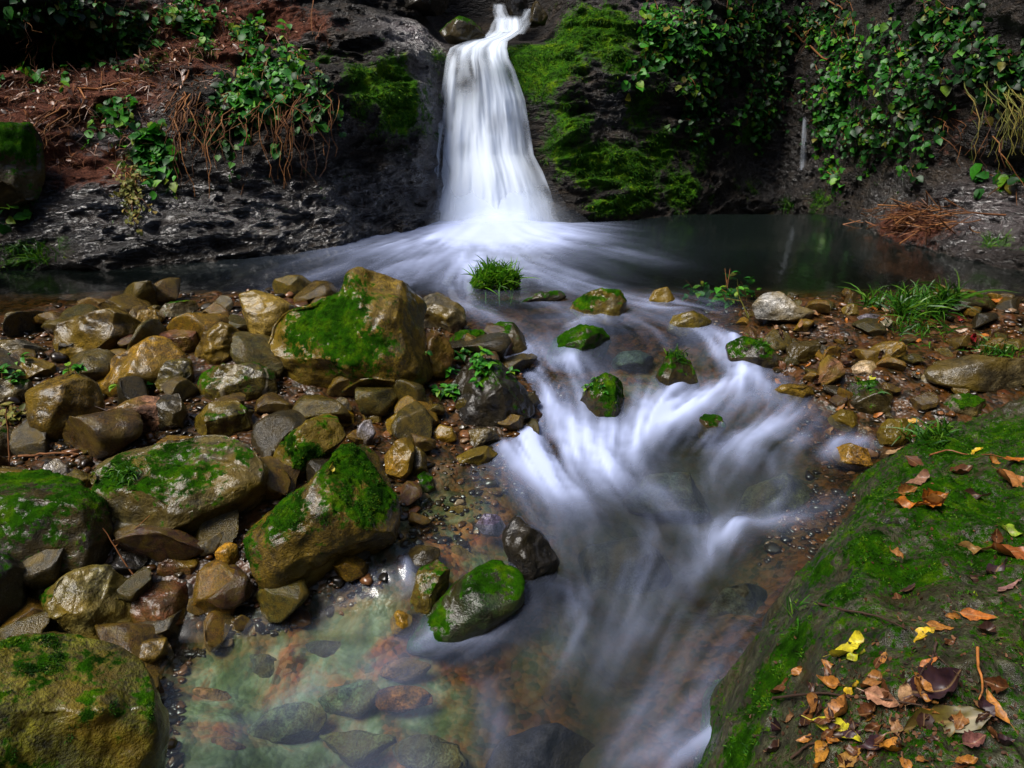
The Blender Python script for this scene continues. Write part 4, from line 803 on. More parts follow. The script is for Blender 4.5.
def leaves(base, d, nrm, L, W, T=IVY_T, F=IVY_F):
    d = d / (np.linalg.norm(d, axis=1, keepdims=True) + 1e-9)
    s = np.cross(nrm, d); s /= np.linalg.norm(s, axis=1, keepdims=True) + 1e-9; n2 = np.cross(d, s)
    L = np.asarray(L)[:, None, None]; W = np.asarray(W)[:, None, None]
    V = base[:, None] + d[:, None] * T[None, :, 0:1] * L + s[:, None] * T[None, :, 1:2] * W + n2[:, None] * T[None, :, 2:3] * L
    n = len(base); FF = (F[None] + (np.arange(n) * len(T))[:, None, None]).reshape(-1, 3)
    return V.reshape(-1, 3), FF

# ------------------------------------------------------------------ gravel and small stones
rng = np.random.default_rng(77)
PEB_STOPS = [(0, (.012, .006, .001)), (.2, (.045, .018, .002)), (.38, (.015, .010, .002)), (.52, (.08, .03, .005)), (.64, (.024, .016, .006)), (.74, (.13, .055, .02)), (.84, (.008, .006, .004)), (.95, (.22, .14, .08)), (1, (.12, .025, .008))]
def pebble_material():
    m = NT('pebbles'); r = m.n('NewGeometry').outputs['Random Per Island']; v = m.pos()
    c = m.mixc(1., m.ramp(r, PEB_STOPS, 'CONSTANT'), m.ramp(m.noise(v, 40, 4), [(.3, .5), (.7, 1.4)]), 'MULTIPLY')
    return m.end(m.n('BsdfPrincipled', {'Base Color': c, 'Roughness': .28, 'Specular IOR Level': .5}))
n = 30000
yy = np.exp(rng.uniform(math.log(1.0), math.log(7.4), n)); xx = yy * rng.uniform(-1.0, 1.0, n) + rng.normal(size=n) * .1
sd = poly_sd(xx, yy); ok = (sd < .30 + .3 * (xx < -.2) * (yy < 3.3)) & (poly_sd(xx, yy, fpoly) < .05)
dens = np.clip(.65 + .8 * fbm(P3(xx * 2, yy * 2, 0), 3, 88), .1, 1); ok &= rng.random(n) < dens; ok &= ~((sd > .10) & (yy < 2.75))
xx, yy = xx[ok][:8000], yy[ok][:8000]; n = len(xx)
gz = ground_level(xx, yy); r = rng.lognormal(-4.35, .42, n) * (.75 + .12 * yy); Vp, Fp = ico(2)
sc3 = r[:, None] * rng.uniform([.8, .7, .4], [1.5, 1.2, .8], (n, 3)); ang = rng.uniform(0, 6.28, n); ca, sa = np.cos(ang), np.sin(ang)
pebs = []
for k in range(16):
    Q = Vp.copy()
    for _ in range(7):
        nn = rng.normal(size=3); nn /= np.linalg.norm(nn); pr = Q @ nn; Q = Q - np.clip(pr - pr.max() * rng.uniform(.45, .8), 0, None)[:, None] * nn
    pebs.append(Q * (1 + .12 * rng.normal(size=(len(Q), 1)).clip(-1, 1)))
V = np.array(pebs)[rng.integers(16, size=n)] * sc3[:, None]; V = np.stack([V[..., 0] * ca[:, None] - V[..., 1] * sa[:, None], V[..., 0] * sa[:, None] + V[..., 1] * ca[:, None], V[..., 2]], -1)
V += np.stack([xx, yy, gz + sc3[:, 2] * .35], -1)[:, None]
link('gravel', make_mesh('gravel', V.reshape(-1, 3), (Fp[None] + (np.arange(n) * len(Vp))[:, None, None]).reshape(-1, 3), pebble_material()), kind='stuff', label='wet brown and orange gravel on both stream banks', cat='gravel')
# loose stones, each its own object; shapes shared
shapes = []
for k in range(14):
    Vs, Fs = ico(4); Vs = Vs.copy() * rng.uniform([.9, .7, .45], [1.3, 1.0, .75])
    for _ in range(12):
        nn = rng.normal(size=3); nn /= np.linalg.norm(nn); pr = Vs @ nn; Vs = Vs - (np.clip(pr - pr.max() * rng.uniform(.45, .8), 0, None) * .97)[:, None] * nn
    Vs = Vs * (1 + (.10 * fbm(Vs * 1.5 + k * 9, 3, k) + .03 * ridged(Vs * 4 + k, 3, k))[:, None])
    shapes.append(make_mesh('small_stone', Vs, Fs, M_ROCK, {'moss': np.full(len(Vs), -1.0) if k % 3 else -.1 + .5 * Vs[:, 2]}))
cols = [('brown', BROWN), ('brown', (.11, .055, .006)), ('ochre', GOLD), ('ochre', OCHRE), ('dark', DARK), ('olive', OLIVE), ('olive', (.07, .06, .008)), ('grey', GRAY), ('reddish', RED)]
def scatter(npt, xr, yr, side, zone, smin, smax, test):
    made = 0
    while made < npt:
        y = math.exp(rng.uniform(math.log(yr[0]), math.log(yr[1]))); x = y * rng.uniform(*xr)
        if not test(x, y): continue
        cn, cc = cols[rng.integers(len(cols))]; s = math.exp(rng.uniform(math.log(smin), math.log(smax))) * (.6 + .12 * y)
        o = link('small_stone', shapes[rng.integers(len(shapes))], None, f'small {cn} stone among the gravel {zone}', 'stone', f'small stones {zone}')
        o.location = (x, y, float(ground_level(x, y)) + s * .22); o.scale = (s, s, s); o.rotation_euler = (rng.normal() * .25, rng.normal() * .25, rng.uniform(0, 6.28))
        j = rng.uniform(.6, 1.25); o.color = (cc[0] * j, cc[1] * j, cc[2] * j, 0); made += 1
onbank = lambda x, y: -1.6 < float(poly_sd(x, y)) < .06 and float(poly_sd(x, y, fpoly)) < -.02
scatter(110, (-.95, 0.05), (1.7, 5.9), -1, 'of the left bank',   .07, .20, onbank)
scatter(45, (-.95, -.02), (2.0, 5.6), -1, 'of the left bank', .13, .25, lambda x, y: -1.9 < float(poly_sd(x, y)) < -.03)
scatter(125, (.25, 1.0), (2.6, 6.1), 1, 'of the right bank', .035, .11, onbank)

# ------------------------------------------------------------------ leafy plants on the cliffs
def ivy(name, label, px, py, rx, ry, n, mat, size=(.05, .09), group=None, seed=0, trail=True, cat='plant', upright=0.0):
    g = np.random.default_rng(seed + 500); B = []; N = []
    tries = 0; mb = MB(); nv = max(3, n // 14)
    n = int(n * 2.2)
    while len(B) < n and tries < n * 6:
        vx, vy = px + rx * g.normal() * .55, py + ry * g.normal() * .55 - ry * .2
        m = g.integers(6, 20); dx = g.normal() * .5; pts = []
        for k in range(m):
            tries += 1
            q = cast(vx + dx * k * 1.2 + g.normal() * 2.2, vy + k * g.uniform(1.2, 2.6), BVH_C, BVH_G)
            if q is None: continue
            nr = np.array(q[1]); nr = nr * np.sign(nr @ -FWD + 1e-6)
            p = np.array(q[0]) + nr * g.uniform(.01, .09); B.append(p); N.append(nr)
            if k % 3 == 0: pts.append(p - nr * .02)
        if trail and len(pts) > 2 and np.linalg.norm(np.diff(pts, axis=0), axis=1).max() < .5: mb.tube(pts, .006, .003, 4)
    B = np.array(B[:n]); N = np.array(N[:n]); k = len(B)
    if k < 2: return
    d = g.normal(size=(k, 3)) * .6 + np.array([0, -.35, -.45 + upright]); nn = N * .6 + np.array([0, -.25, .75]) + g.normal(size=(k, 3)) * .35
    L = g.uniform(*size, k) * (.8 + .55 * g.random(k)); V, F = leaves(B, d, nn, L, L * g.uniform(.75, 1.05, k))
    org = B.mean(0); org[2] = B[:, 2].min()
    e = bpy.data.objects.new(name, None); COL.objects.link(e); e.location = tuple(org); e['label'] = label; e['category'] = cat
    if group: e['group'] = group
    link('foliage', make_mesh('foliage', V - org, F, mat), e)
    if mb.n: mb.build('stem', M_ROOT, org, parent=e)
    return e
GR, GL = 'leafy creepers on the right cliff', 'leafy plants on the left bank'
I = ivy
I('creeper', 'leafy creeper at the top, just right of the mossy waterfall shoulder', 668, 30, 34, 30, 240, M_IVYB, (.04, .125), GR, 1)
I('creeper', 'creeper patch below the top edge, beside the first one from the fall', 712, 50, 34, 42, 300, M_IVY, (.04, .125), GR, 2)
I('creeper', 'small creeper hanging low over the dark hollow right of the moss', 700, 100, 20, 22, 90, M_IVY, (.035, .11), GR, 3)
I('creeper', 'creeper on the top edge between the two big leafy masses', 755, 18, 34, 22, 200, M_IVY, (.04, .125), GR, 4)
I('creeper', 'creeper above the thin trickle in the recess', 765, 88, 26, 36, 190, M_IVY, (.035, .11), GR, 5)
I('creeper', 'sparse sprigs over the mossy knob in the dark recess', 755, 120, 24, 18, 50, M_IVYB, (.06, .09), GR, 6)
I('creeper', 'biggest leafy mass, halfway up the right cliff', 860, 70, 40, 48, 480, M_IVYB, (.035, .115), GR, 7)
I('creeper', 'dense glossy creeper under the biggest leafy mass', 872, 128, 34, 32, 380, M_IVY, (.035, .115), GR, 8)
I('creeper', 'creeper curtain right of the thin trickle', 832, 105, 22, 40, 220, M_IVY, (.035, .11), GR, 9)
I('creeper', 'creeper spread over the upper right cliff face', 918, 55, 42, 40, 330, M_IVY, (.035, .115), GR, 10)
I('creeper', 'leaf fringe along the top edge toward the right corner', 955, 15, 60, 18, 240, M_IVY, (.035, .115), GR, 11)
I('creeper', 'sparse creeper near the right edge above the drooping grass', 990, 60, 30, 28, 140, M_IVY, (.035, .11), GR, 12)
I('creeper', 'thin creeper trailing across the dark rock above the twig heap', 915, 110, 30, 26, 140, M_IVY, (.035, .11), GR, 13)
I('creeper', 'few big pale leaves hanging low at the right edge', 988, 172, 14, 10, 14, M_IVYB, (.09, .14), GR, 14)
I('creeper', 'small leafy sprig at the foot of the cliff right of the trickle', 836, 172, 9, 16, 36, M_IVYB, (.035, .11), GR, 15)
I('creeper', 'top edge foliage above the biggest leafy mass', 815, 15, 34, 16, 190, M_IVY, (.035, .115), GR, 16)
I('leafy_plant', 'big leafy plant trailing over the ledge amid hanging roots', 255, 85, 26, 34, 230, M_IVYB, (.04, .125), GL, 20)
I('leafy_plant', 'leafy plant left of the hanging roots, low on the ledge', 222, 118, 14, 24, 100, M_IVY, (.035, .11), GL, 21)
I('leafy_plant', 'small round-leaved plant on the soil slope by the grey rock', 122, 108, 14, 12, 50, M_IVYB, (.035, .11), GL, 22)
I('leafy_plant', 'bright green fern-like plant hanging on the wet ledge', 158, 150, 15, 22, 190, M_IVYB, (.04, .125), GL, 23)
I('leafy_plant', 'yellow-green wispy plant hanging lowest on the wet ledge', 131, 185, 10, 22, 130, M_DRYG, (.03, .05), GL, 24)
I('leafy_plant', 'dark foliage along the top left corner above the hollow', 60, 10, 60, 10, 240, M_IVY, (.035, .11), GL, 25)
I('leafy_plant', 'leaf fringe under the rim of the dark hollow', 50, 60, 45, 8, 70, M_IVYB, (.035, .11), GL, 26)
I('leafy_plant', 'foliage at the right end of the dark hollow', 122, 35, 26, 18, 170, M_IVY, (.035, .11), GL, 27)
I('leafy_plant', 'leafy sprigs on the top edge above the litter slope', 185, 10, 34, 10, 110, M_IVYB, (.035, .11), GL, 28)
I('leafy_plant', 'small sprigs at the top left of the fall above the roots', 262, 22, 24, 12, 70, M_IVYB, (.035, .11), GL, 29)
I('leafy_plant', 'dark leafy plant hanging at the right end of the roots', 312, 92, 22, 26, 120, M_IVY, (.035, .11), GL, 30)
I('leafy_plant', 'small leafy plant beside the mossy boulder by the cliff', 15, 188, 16, 12, 26, M_IVYB, (.07, .11), GL, 31)
I('leafy_plant', 'thin green sprigs near the top of the roots', 290, 55, 20, 20, 60, M_IVYB, (.035, .11), GL, 32)

# ------------------------------------------------------------------ hanging roots and twigs
def hang(name, label, px, py, rx, n, length, mat=M_ROOT, r=.008, seed=0, cat='roots', group='root clumps hanging from the left ledge', out=.26):
    g = np.random.default_rng(seed + 900); mb = MB(); first = None
    for k in range(n):
        q = cast(px + g.normal() * rx, py + g.normal() * 6, BVH_C)
        if q is None: continue
        p = np.array(q[0]); first = p if first is None else first
        L = length * g.uniform(.25, 1.15); m = 9; t = np.linspace(0, 1, m)
        w = np.cumsum(g.normal(size=(m, 3)) * np.array([.034, .02, 0]), 0) + t[:, None] * g.normal() * np.array([.10, 0, 0])
        pts = p + np.array([0, -1, 0]) * (out * np.sin(np.minimum(t * 3, 1.57)))[:, None] * g.uniform(.5, 1.5) + np.array([0, -.25, -1]) * (L * t)[:, None] + w
        mb.tube(pts, r * g.uniform(.5, 1.3), r * .3, 5)
        if g.random() < .5: mb.tube(pts[3] + (np.array([g.normal() * .12, -.04, -.30 * L]) * np.linspace(0, 1, 5)[:, None]), r * .5, r * .2, 4)
    return mb.build(name, mat, first, label=label, cat=cat, group=group)
hang('root_clump', 'long root strands hanging left of the big leafy plant', 186, 95, 6, 16, .95, seed=1, r=.010)
hang('root_clump', 'root curtain hanging under the big leafy plant', 222, 105, 12, 20, .8, seed=2)
hang('root_clump', 'densest root curtain, right of the big leafy plant', 262, 95, 14, 30, .95, seed=3)
hang('root_clump', 'few thin roots on the dark rock, next to the densest curtain', 300, 100, 9, 14, .8, seed=4)
hang('root_clump', 'rightmost thin roots, nearest the waterfall', 335, 90, 9, 8, .8, seed=5)
hang('root_clump', 'reddish roots dangling beside the mossy boulder by the cliff', 50, 120, 8, 12, .55, seed=6)
hang('root_clump', 'short roots below the soil slope by the grey rock', 70, 105, 14, 10, .45, seed=7)
hang('root_clump', 'thin roots hanging over the dark hollow', 30, 25, 26, 9, .6, seed=8, r=.006)
hang('drooping_grass', 'yellowish grass drooping from the cliff at the right photo edge', 1000, 88, 16, 34, .75, M_DRYG, .006, 9, 'grass', None, .28)
hang('root_clump', 'brown roots straggling down the right cliff above the recess', 812, 30, 9, 8, .55, seed=10, group=None)
hang('root_clump', 'fine roots dangling on the dark rock of the right edge', 955, 120, 22, 14, .6, seed=11, group=None, r=.006)
def twig(name, label, path, r, mat=M_TWIG, cat='twig', off=.012, group=None, br=()):
    pts = []
    for px, py in path:
        q = pick(px, py)
        if q: pts.append(q[0] + np.array([0, -.3, 1]) * off)
    if len(pts) < 2: return
    pts = np.array(pts); t = np.linspace(0, 1, len(pts)); tt = np.linspace(0, 1, 14)
    P = np.stack([np.interp(tt, t, pts[:, k]) for k in range(3)], -1); g = np.random.default_rng(int(path[0][0] * 7 + path[0][1]))
    P += np.cumsum(g.normal(size=P.shape) * r * .5, 0) * np.sin(np.pi * tt)[:, None]
    mb = MB(); mb.tube(P, r, r * .45, 6)
    for i in br:
        d = (P[i + 1] - P[i - 1]); d = d / np.linalg.norm(d) + g.normal(size=3) * .7; mb.tube(P[i] + d * np.linspace(0, 1, 5)[:, None] * r * 16, r * .5, r * .25, 5)
    return mb.build(name, mat, P[0], label=label, cat=cat, group=group)
twig('twig', 'orange root lying across the soil slope by the grey rock', [(78, 90), (100, 90), (120, 86), (138, 76)], .016, M_ORNG, br=(5, 9))
twig('twig', 'orange root running down from the left end of the other orange root', [(80, 90), (84, 100), (86, 108)], .014, M_ORNG)
twig('branch', 'thick brown branch slanting down among the right cliff creepers', [(782, 28), (800, 48), (818, 66), (833, 70)], .022, M_ROOT, 'branch', .08, br=(4, 7, 10))
twig('branch', 'bare dead stick on the top edge above the recess', [(820, 2), (838, 14), (850, 30)], .014, M_ROOT, 'branch', .08)
twig('twig', 'long brown stem lying over the left ledge by the roots', [(192, 60), (188, 78), (176, 100), (165, 118)], .014, M_ROOT, off=.05)
twig('twig', 'upright thin stem on the left bank near the top', [(315, 5), (312, 25), (314, 42)], .008, M_ROOT, off=.08)

# heap of dead twigs by the pool
g = np.random.default_rng(31); mb = MB(); o0 = None
for k in range(150):
    q = cast(912 + g.normal() * 26, 224 + g.normal() * 9 + (0), BVH_C, BVH_G)
    if q is None: continue
    p = np.array(q[0]); p[2] = max(p[2], -.01); p = p + np.array([0, -.06, .03 + .10 * g.random()]); o0 = p if o0 is None else o0
    d = g.normal(size=3) * np.array([1, .5, .22]); d /= np.linalg.norm(d); L = g.uniform(.12, .55)
    t = np.linspace(-.5, .5, 6)[:, None]; mb.tube(p + d * t * L + g.normal(size=3) * .05 * (t ** 2), g.uniform(.004, .011), .003, 5, int(g.random() < .3))
mb.build('twig_litter', None, o0, mats=[M_ROOT, M_LITTER], label='heap of dead reddish twigs at the foot of the right cliff', cat='twigs', kind='stuff')

# thin trickle in the recess on the right
te = at_y(804, 165, 11.3); V, F, a = strand([(805, 118), (804, 145), (803, 168)], 4, 9, .35, [10.9, 10.85, 10.8])
q = cast(804, 140, BVH_C)
if q is not None:
    yq = q[0][1] - .12
    V, F, a = strand([(805, 116), (804, 145), (803, 170)], 3.5, 9, .42, [yq, yq - .03, yq - .05])
    o = link('trickle', make_mesh('trickle', V - V.mean(0), F, M_FALL, {'veil': a}), None, 'thin faint trickle of water in the dark recess of the right cliff', 'waterfall'); o.location = tuple(V.mean(0))

# ------------------------------------------------------------------ grass tufts and small plants
def tuft(name, label, px, py, n, length, spread_px, mat=M_GRASS, width=.006, seed=0, cat='grass', group=None, droop=.45, up=1.0, sp=.55):
    g = np.random.default_rng(seed + 300); B = []
    for _ in range(60):
        q = pick(px + g.normal() * spread_px * .5, py + g.normal() * spread_px * .25)
        if q is not None: B.append(q[0])
    if not B: return
    B = np.array(B); q = pick(px, py); med = np.median(B, 0) if q is None else q[0]; B = B[np.linalg.norm(B - med, axis=1) < .12 + .0045 * spread_px]; b = B[g.integers(len(B), size=n)] + g.normal(size=(n, 3)) * .012
    V, F = blades(b, np.tile(np.array([0, -.1, up]), (n, 1)), g.uniform(.3, 1.2, n) * length, g.uniform(.6, 1.2, n) * width, g, sp, 4, droop)
    org = b.mean(0)
    o = link(name, make_mesh(name, V - org, F, mat), None, label, cat, group); o.location = tuple(org); return o
GT = 'grass tufts on the right bank'
tuft('grass_tuft', 'round bright grass tuft on the stone in front of the waterfall', 491, 279, 700, .17, 36, M_BGRASS, seed=1, width=.008, droop=.25, sp=.7)
tuft('grass_tuft', 'biggest grass tuft at the pool edge of the right bank', 900, 308, 380, .30, 44, seed=2, group=GT, width=.008)
tuft('grass_tuft', 'arching tuft at the right end of the biggest poolside tuft', 936, 304, 190, .34, 22, seed=3, group=GT, width=.008)
tuft('grass_tuft', 'dark low tuft below the biggest poolside tuft', 915, 332, 150, .16, 26, seed=4, group=GT)
tuft('grass_tuft', 'loose tuft on the gravel behind the wide flat slab', 988, 356, 150, .16, 28, seed=5, group=GT)
tuft('grass_tuft', 'tuft by the olive block at the head of the foreground slab', 925, 436, 170, .17, 26, seed=6, group=GT)
tuft('grass_tuft', 'small tuft on the dark mossy rock of the right gravel', 862, 388, 70, .10, 14, seed=7, group=GT)
tuft('grass_tuft', 'grass tuft growing on the left face of the large wet block', 128, 476, 150, .075, 22, M_GRASS, .004, seed=8, droop=.6)
tuft('grass_tuft', 'grass tuft at the foot of the cliff on the far left', 42, 258, 120, .28, 20, seed=9, width=.008)
tuft('grass_tuft', 'mossy grass at the waterline on the far left corner', 10, 272, 110, .16, 20, seed=10)
tuft('grass_tuft', 'grass at the foot of the right cliff by the dark recess', 788, 205, 110, .30, 16, seed=11, width=.009)
tuft('grass_tuft', 'small dark tuft under the right cliff near the photo edge', 990, 244, 60, .22, 12, seed=12)
tuft('grass_tuft', 'few long blades at the left edge of the foreground slab', 797, 612, 14, .10, 6, seed=13, width=.004)
tuft('grass_tuft', 'sprigs crowning the narrow dark rock in the cascade', 677, 356, 70, .09, 10, seed=14)
tuft('grass_tuft', 'low green tuft on the dark slab by the small fall', 760, 346, 60, .06, 16, seed=15)
def sprig(name, label, px, py, n, size, rpx, mat=M_IVYB, seed=0, cat='plant', height=.08, group=None):
    g = np.random.default_rng(seed + 700); st = MB(); LB = []; LD = []
    c = None
    for k in range(n):
        q = pick(px + g.normal() * rpx, py + g.normal() * rpx * .4)
        if q is None: continue
        if c is None: c = q[0]
        if np.linalg.norm(q[0] - c) > .5: continue
        h = height * g.uniform(.5, 1.2); lean = g.normal(size=3) * np.array([.5, .5, 0]) * h; t = np.linspace(0, 1, 5)[:, None]
        pts = q[0] + np.array([0, 0, h]) * t + lean * t * t; st.tube(pts, .0022, .0014, 4)
        for j in range(g.integers(4, 8)):
            i = g.uniform(.4, 1); LB.append(q[0] + np.array([0, 0, h]) * i + lean * i * i); LD.append(g.normal(size=3) * np.array([1, 1, .35]) + np.array([0, -.2, .1]))
    if not LB: return
    LB = np.array(LB); LD = np.array(LD); k = len(LB); L = g.uniform(.6, 1.2, k) * size
    V, F = leaves(LB, LD, np.tile(np.array([0, -.25, 1.]), (k, 1)) + g.normal(size=(k, 3)) * .25, L, L * .62)
    e = bpy.data.objects.new(name, None); COL.objects.link(e); e.location = tuple(c); e['label'] = label; e['category'] = cat
    if group: e['group'] = group
    link('foliage', make_mesh('foliage', V - c, F, mat), e); st.build('stem', M_ROOT, c, parent=e)
sprig('leafy_plant', 'little bright green plant between the golden boulder and the pinkish block', 135, 389, 7, .055, 9, seed=1, height=.06)
sprig('leafy_plant', 'light green plants around the rocks at the far left edge', 10, 378, 12, .05, 14, seed=2)
sprig('leafy_plant', 'small green plant behind the pale-capped boulder', 76, 374, 5, .05, 5, seed=3, height=.05)
sprig('leafy_plant', 'leafy plants on top of the glossy black boulder', 478, 368, 22, .055, 20, seed=4, height=.06)
sprig('leafy_plant', 'sprigs on the left shoulder of the glossy black boulder', 447, 396, 8, .06, 7, seed=5, height=.05)
sprig('leafy_plant', 'leafy clump at the outflow on the right bank with a bare twig', 724, 309, 60, .085, 24, seed=6, height=.2)
sprig('leafy_plant', 'yellowish leafy sprigs at the left edge of the left bank', 8, 420, 9, .05, 10, M_DRYG, seed=7, height=.05)
sprig('leafy_plant', 'little green sprigs on the rock in the cascade centre', 600, 388, 8, .03, 8, seed=8, height=.03)
def air_twig(label, p0, p1, r, mat=M_TWIG, br=()):
    q = pick(*p0)
    if q is None: return
    D = depth_of(q[0]); a = q[0]; b = EYE + ray(*p1) * D; t = np.linspace(0, 1, 10)[:, None]; gg = np.random.default_rng(int(p0[0]))
    P = a + (b - a) * t + np.cumsum(gg.normal(size=(10, 3)) * r * .6, 0); mb = MB(); mb.tube(P, r, r * .5, 6)
    for i in br: d = (P[-1] - P[0]) * .35 + gg.normal(size=3) * .08; mb.tube(P[i] + d * np.linspace(0, 1, 4)[:, None], r * .6, r * .3, 5)
    return mb.build('twig', mat, P[0], label=label, cat='twig')
air_twig('thin bare twig standing in the leafy clump at the outflow', (722, 305), (731, 268), .006, M_ROOT, (4,))
air_twig('pale forked twig in front of the leafy clump at the outflow', (748, 318), (733, 288), .006, M_DRYG, (5, 7))
air_twig('reddish thin twig leaning over the dark mossy boulder on the left', (142, 586), (103, 527), .004, M_ROOT, (6,))
air_twig('thin bramble stem over the pale-capped boulder', (158, 428), (78, 398), .004, M_TWIG, (3,))
air_twig('thin dry stem at the far left edge among the sprigs', (10, 470), (8, 405), .005, M_ROOT)

# ------------------------------------------------------------------ leaf litter and fallen leaves
def leaf_mesh(n=11, curl=.3, wid=.42, fold=.15, bend=0.0, seed=0, teeth=0.0):
    g = np.random.default_rng(seed); V = []; m = 7; ed = 1 + .16 * g.normal(size=(n + 1, 2)); wv = g.normal(size=4) * .05
    for i in range(n + 1):
        t = i / n; w = wid * math.sin(math.pi * t ** .8) ** .85 * (1 + teeth * (i % 2)) + .004
        for j in range(m):
            s = (j / (m - 1) - .5) * 2
            V.append((t - .5, s * w * .5 * (ed[i, int(s > 0)] if abs(s) > .6 else 1) + bend * (t - .5) ** 2, curl * (t - .5) ** 2 * 1.6 + fold * abs(s) ** 1.6 * w + wv[0] * s * math.sin(6 * t) + wv[1] * math.sin(9 * t + s * 2) + .018 * g.normal() * (abs(s) > .5)))
    for j in range(3): V.append((-.5 - .10 * j, .008 + bend * .3, .40 * curl + .02 * j)); V.append((-.5 - .10 * j, -.008 + bend * .3, .40 * curl + .02 * j))
    F = grid_faces(n + 1, m).tolist(); b = (n + 1) * m
    F += [[b, b + 2, b + 3, b + 1], [b + 2, b + 4, b + 5, b + 3]]
    return np.array(V), F
LEAF_ME = []
for k in range(9):
    V, F = leaf_mesh(curl=[.15, .3, .7, -.25, .2, .9, .1, .3, -.15][k], wid=[.4, .55, .5, .45, .3, .62, .42, .33, .55][k], fold=[.05, .15, .5, .1, .2, .6, .05, .2, .1][k], bend=[0, .15, -.2, .1, .3, -.1, .05, -.3, .2][k], seed=k)
    LEAF_ME.append(make_mesh('fallen_leaf', V, F, M_LEAF))
YEL, YGR, ORA, BRN, DBR, PUR, PNK, OLV, TAN = (.55, .36, .015), (.36, .38, .015), (.36, .11, .010), (.09, .032, .010), (.028, .012, .008), (.03, .014, .02), (.22, .11, .10), (.08, .062, .008), (.24, .12, .05)
def leaf(label, px, py, lpx, ang, col, k, tilt=.25, group=None, lift=.012, **kw):
    q = pick(px, py)
    if q is None: return
    p, nr, on = q; D = depth_of(p); L = lpx * D / FPX * 1.05; g = np.random.default_rng(int(px * 31 + py))
    nr = nr * np.sign(nr[2] + 1e-6); nr = nr * .9 + np.array([0, -.06, .25]) + g.normal(size=3) * tilt * .5; nr /= np.linalg.norm(nr)
    a = math.radians(ang); d = RGT * math.cos(a) + UPV * math.sin(a); d = d - nr * (d @ nr); d /= np.linalg.norm(d); s = np.cross(nr, d)
    o = link('fallen_leaf', LEAF_ME[k], None, label, 'leaf', group)
    o.matrix_world = Matrix([[d[i] * L, s[i] * L, nr[i] * L, p[i] + nr[i] * L * .04 + (lift * .15 if i == 2 else 0)] for i in range(3)] + [[0, 0, 0, 1]])
    o.color = (*col, 1); return o
FG = 'fallen leaves on the foreground slab'
leaf('bright yellow leaf with a curled edge, highest of the yellow ones on the slab', 921, 637, 34, 18, YEL, 3, group=FG)
leaf('yellow-green leaf lying flat left of the bright curled yellow one', 850, 651, 36, 12, (.50, .42, .02), 1, group=FG)
leaf('small tip of a yellow-green leaf under the flat one', 857, 658, 20, -40, YGR, 4, group=FG)
leaf('long yellow-green leaf lying diagonally near the bottom of the slab', 842, 731, 52, -36, (.46, .42, .02), 7, group=FG)
leaf('small upright golden leaf above the leaf heap', 853, 691, 20, 110, YEL, 4, group=FG)
leaf('rolled orange-brown leaf left in the leaf heap', 846, 713, 30, 40, (.32, .13, .03), 5, group=FG)
leaf('orange leaf standing on edge below the rolled orange one', 834, 737, 24, 85, ORA, 0, group=FG)
leaf('big purple-black rumpled leaf in the leaf heap', 945, 690, 50, 8, PUR, 5, group=FG)
leaf('largest olive leaf, lying under the purple-black one', 945, 722, 78, 12, OLV, 0, group=FG)
leaf('green leaf at the right photo edge', 1016, 535, 26, -50, (.20, .30, .02), 4, group=FG)
leaf('large rust-coloured leaf below the green one at the right edge', 1014, 556, 40, -35, (.22, .065, .014), 1, group=FG)
leaf('pale pinkish leaf under the rust one at the right edge', 1010, 590, 30, -38, PNK, 7, group=FG)
leaf('dark purple leaf standing left of the rust one', 1000, 570, 30, 80, PUR, 4, group=FG)
leaf('rust-orange leaf lying below the pale pinkish one', 978, 617, 30, -28, (.34, .10, .012), 0, group=FG)
leaf('orange curled leaf on the upper slab beside a lilac one', 928, 504, 30, 25, ORA, 5, group=FG)
leaf('thin orange leaf pointing left on the upper slab', 910, 506, 28, -22, ORA, 4, group=FG)
leaf('brown-pink folded leaf behind the curled orange one on the upper slab', 918, 484, 28, 14, (.20, .10, .06), 1, group=FG)
leaf('dark rust leaf on the upper slab by the brown-pink folded one', 960, 474, 22, 5, BRN, 2, group=FG)
leaf('small golden leaf on the dry stem along the slab head', 977, 451, 14, 20, YEL, 3, group=FG)
leaf('long orange leaf at the right edge of the slab head', 1016, 462, 28, -8, ORA, 7, group=FG)
leaf('big orange-brown leaf on the right of the upper slab', 1012, 482, 34, -35, (.30, .12, .03), 1, group=FG)
leaf('tawny leaf half sunk in moss, mid right of the slab', 974, 551, 30, -22, (.20, .11, .03), 4, group=FG)
leaf('small lilac leaf touching the curled orange one', 941, 496, 12, 30, (.25, .2, .32), 3, group=FG)
leaf('orange leaf with a tan back at the bottom of the heap', 893, 752, 30, 40, (.42, .17, .02), 2, group=FG)
leaf('brown-gold leaf cut by the bottom edge', 852, 757, 34, 60, (.24, .12, .02), 0, group=FG)
leaf('orange pair leaf at the bottom edge left', 822, 757, 26, -60, (.36, .16, .02), 1, group=FG)
leaf('upright orange leaf at the right end of the olive one', 993, 708, 34, 100, (.34, .13, .016), 7, group=FG)
leaf('pinkish brown leaf right of the bottom heap', 973, 744, 24, 20, (.17, .07, .06), 5, group=FG)
leaf('salmon leaf on top of the heap', 885, 700, 32, -30, (.38, .19, .11), 2, group=FG)
leaf('tan curled leaf in the heap centre', 905, 694, 26, 70, (.34, .20, .10), 1, group=FG)
leaf('amber leaf left of the salmon one', 868, 716, 28, 15, (.42, .20, .03), 3, group=FG)
leaf('small rust leaf above the purple-black one', 930, 663, 20, 12, (.36, .12, .03), 0, group=FG)
g = np.random.default_rng(44)
refresh()
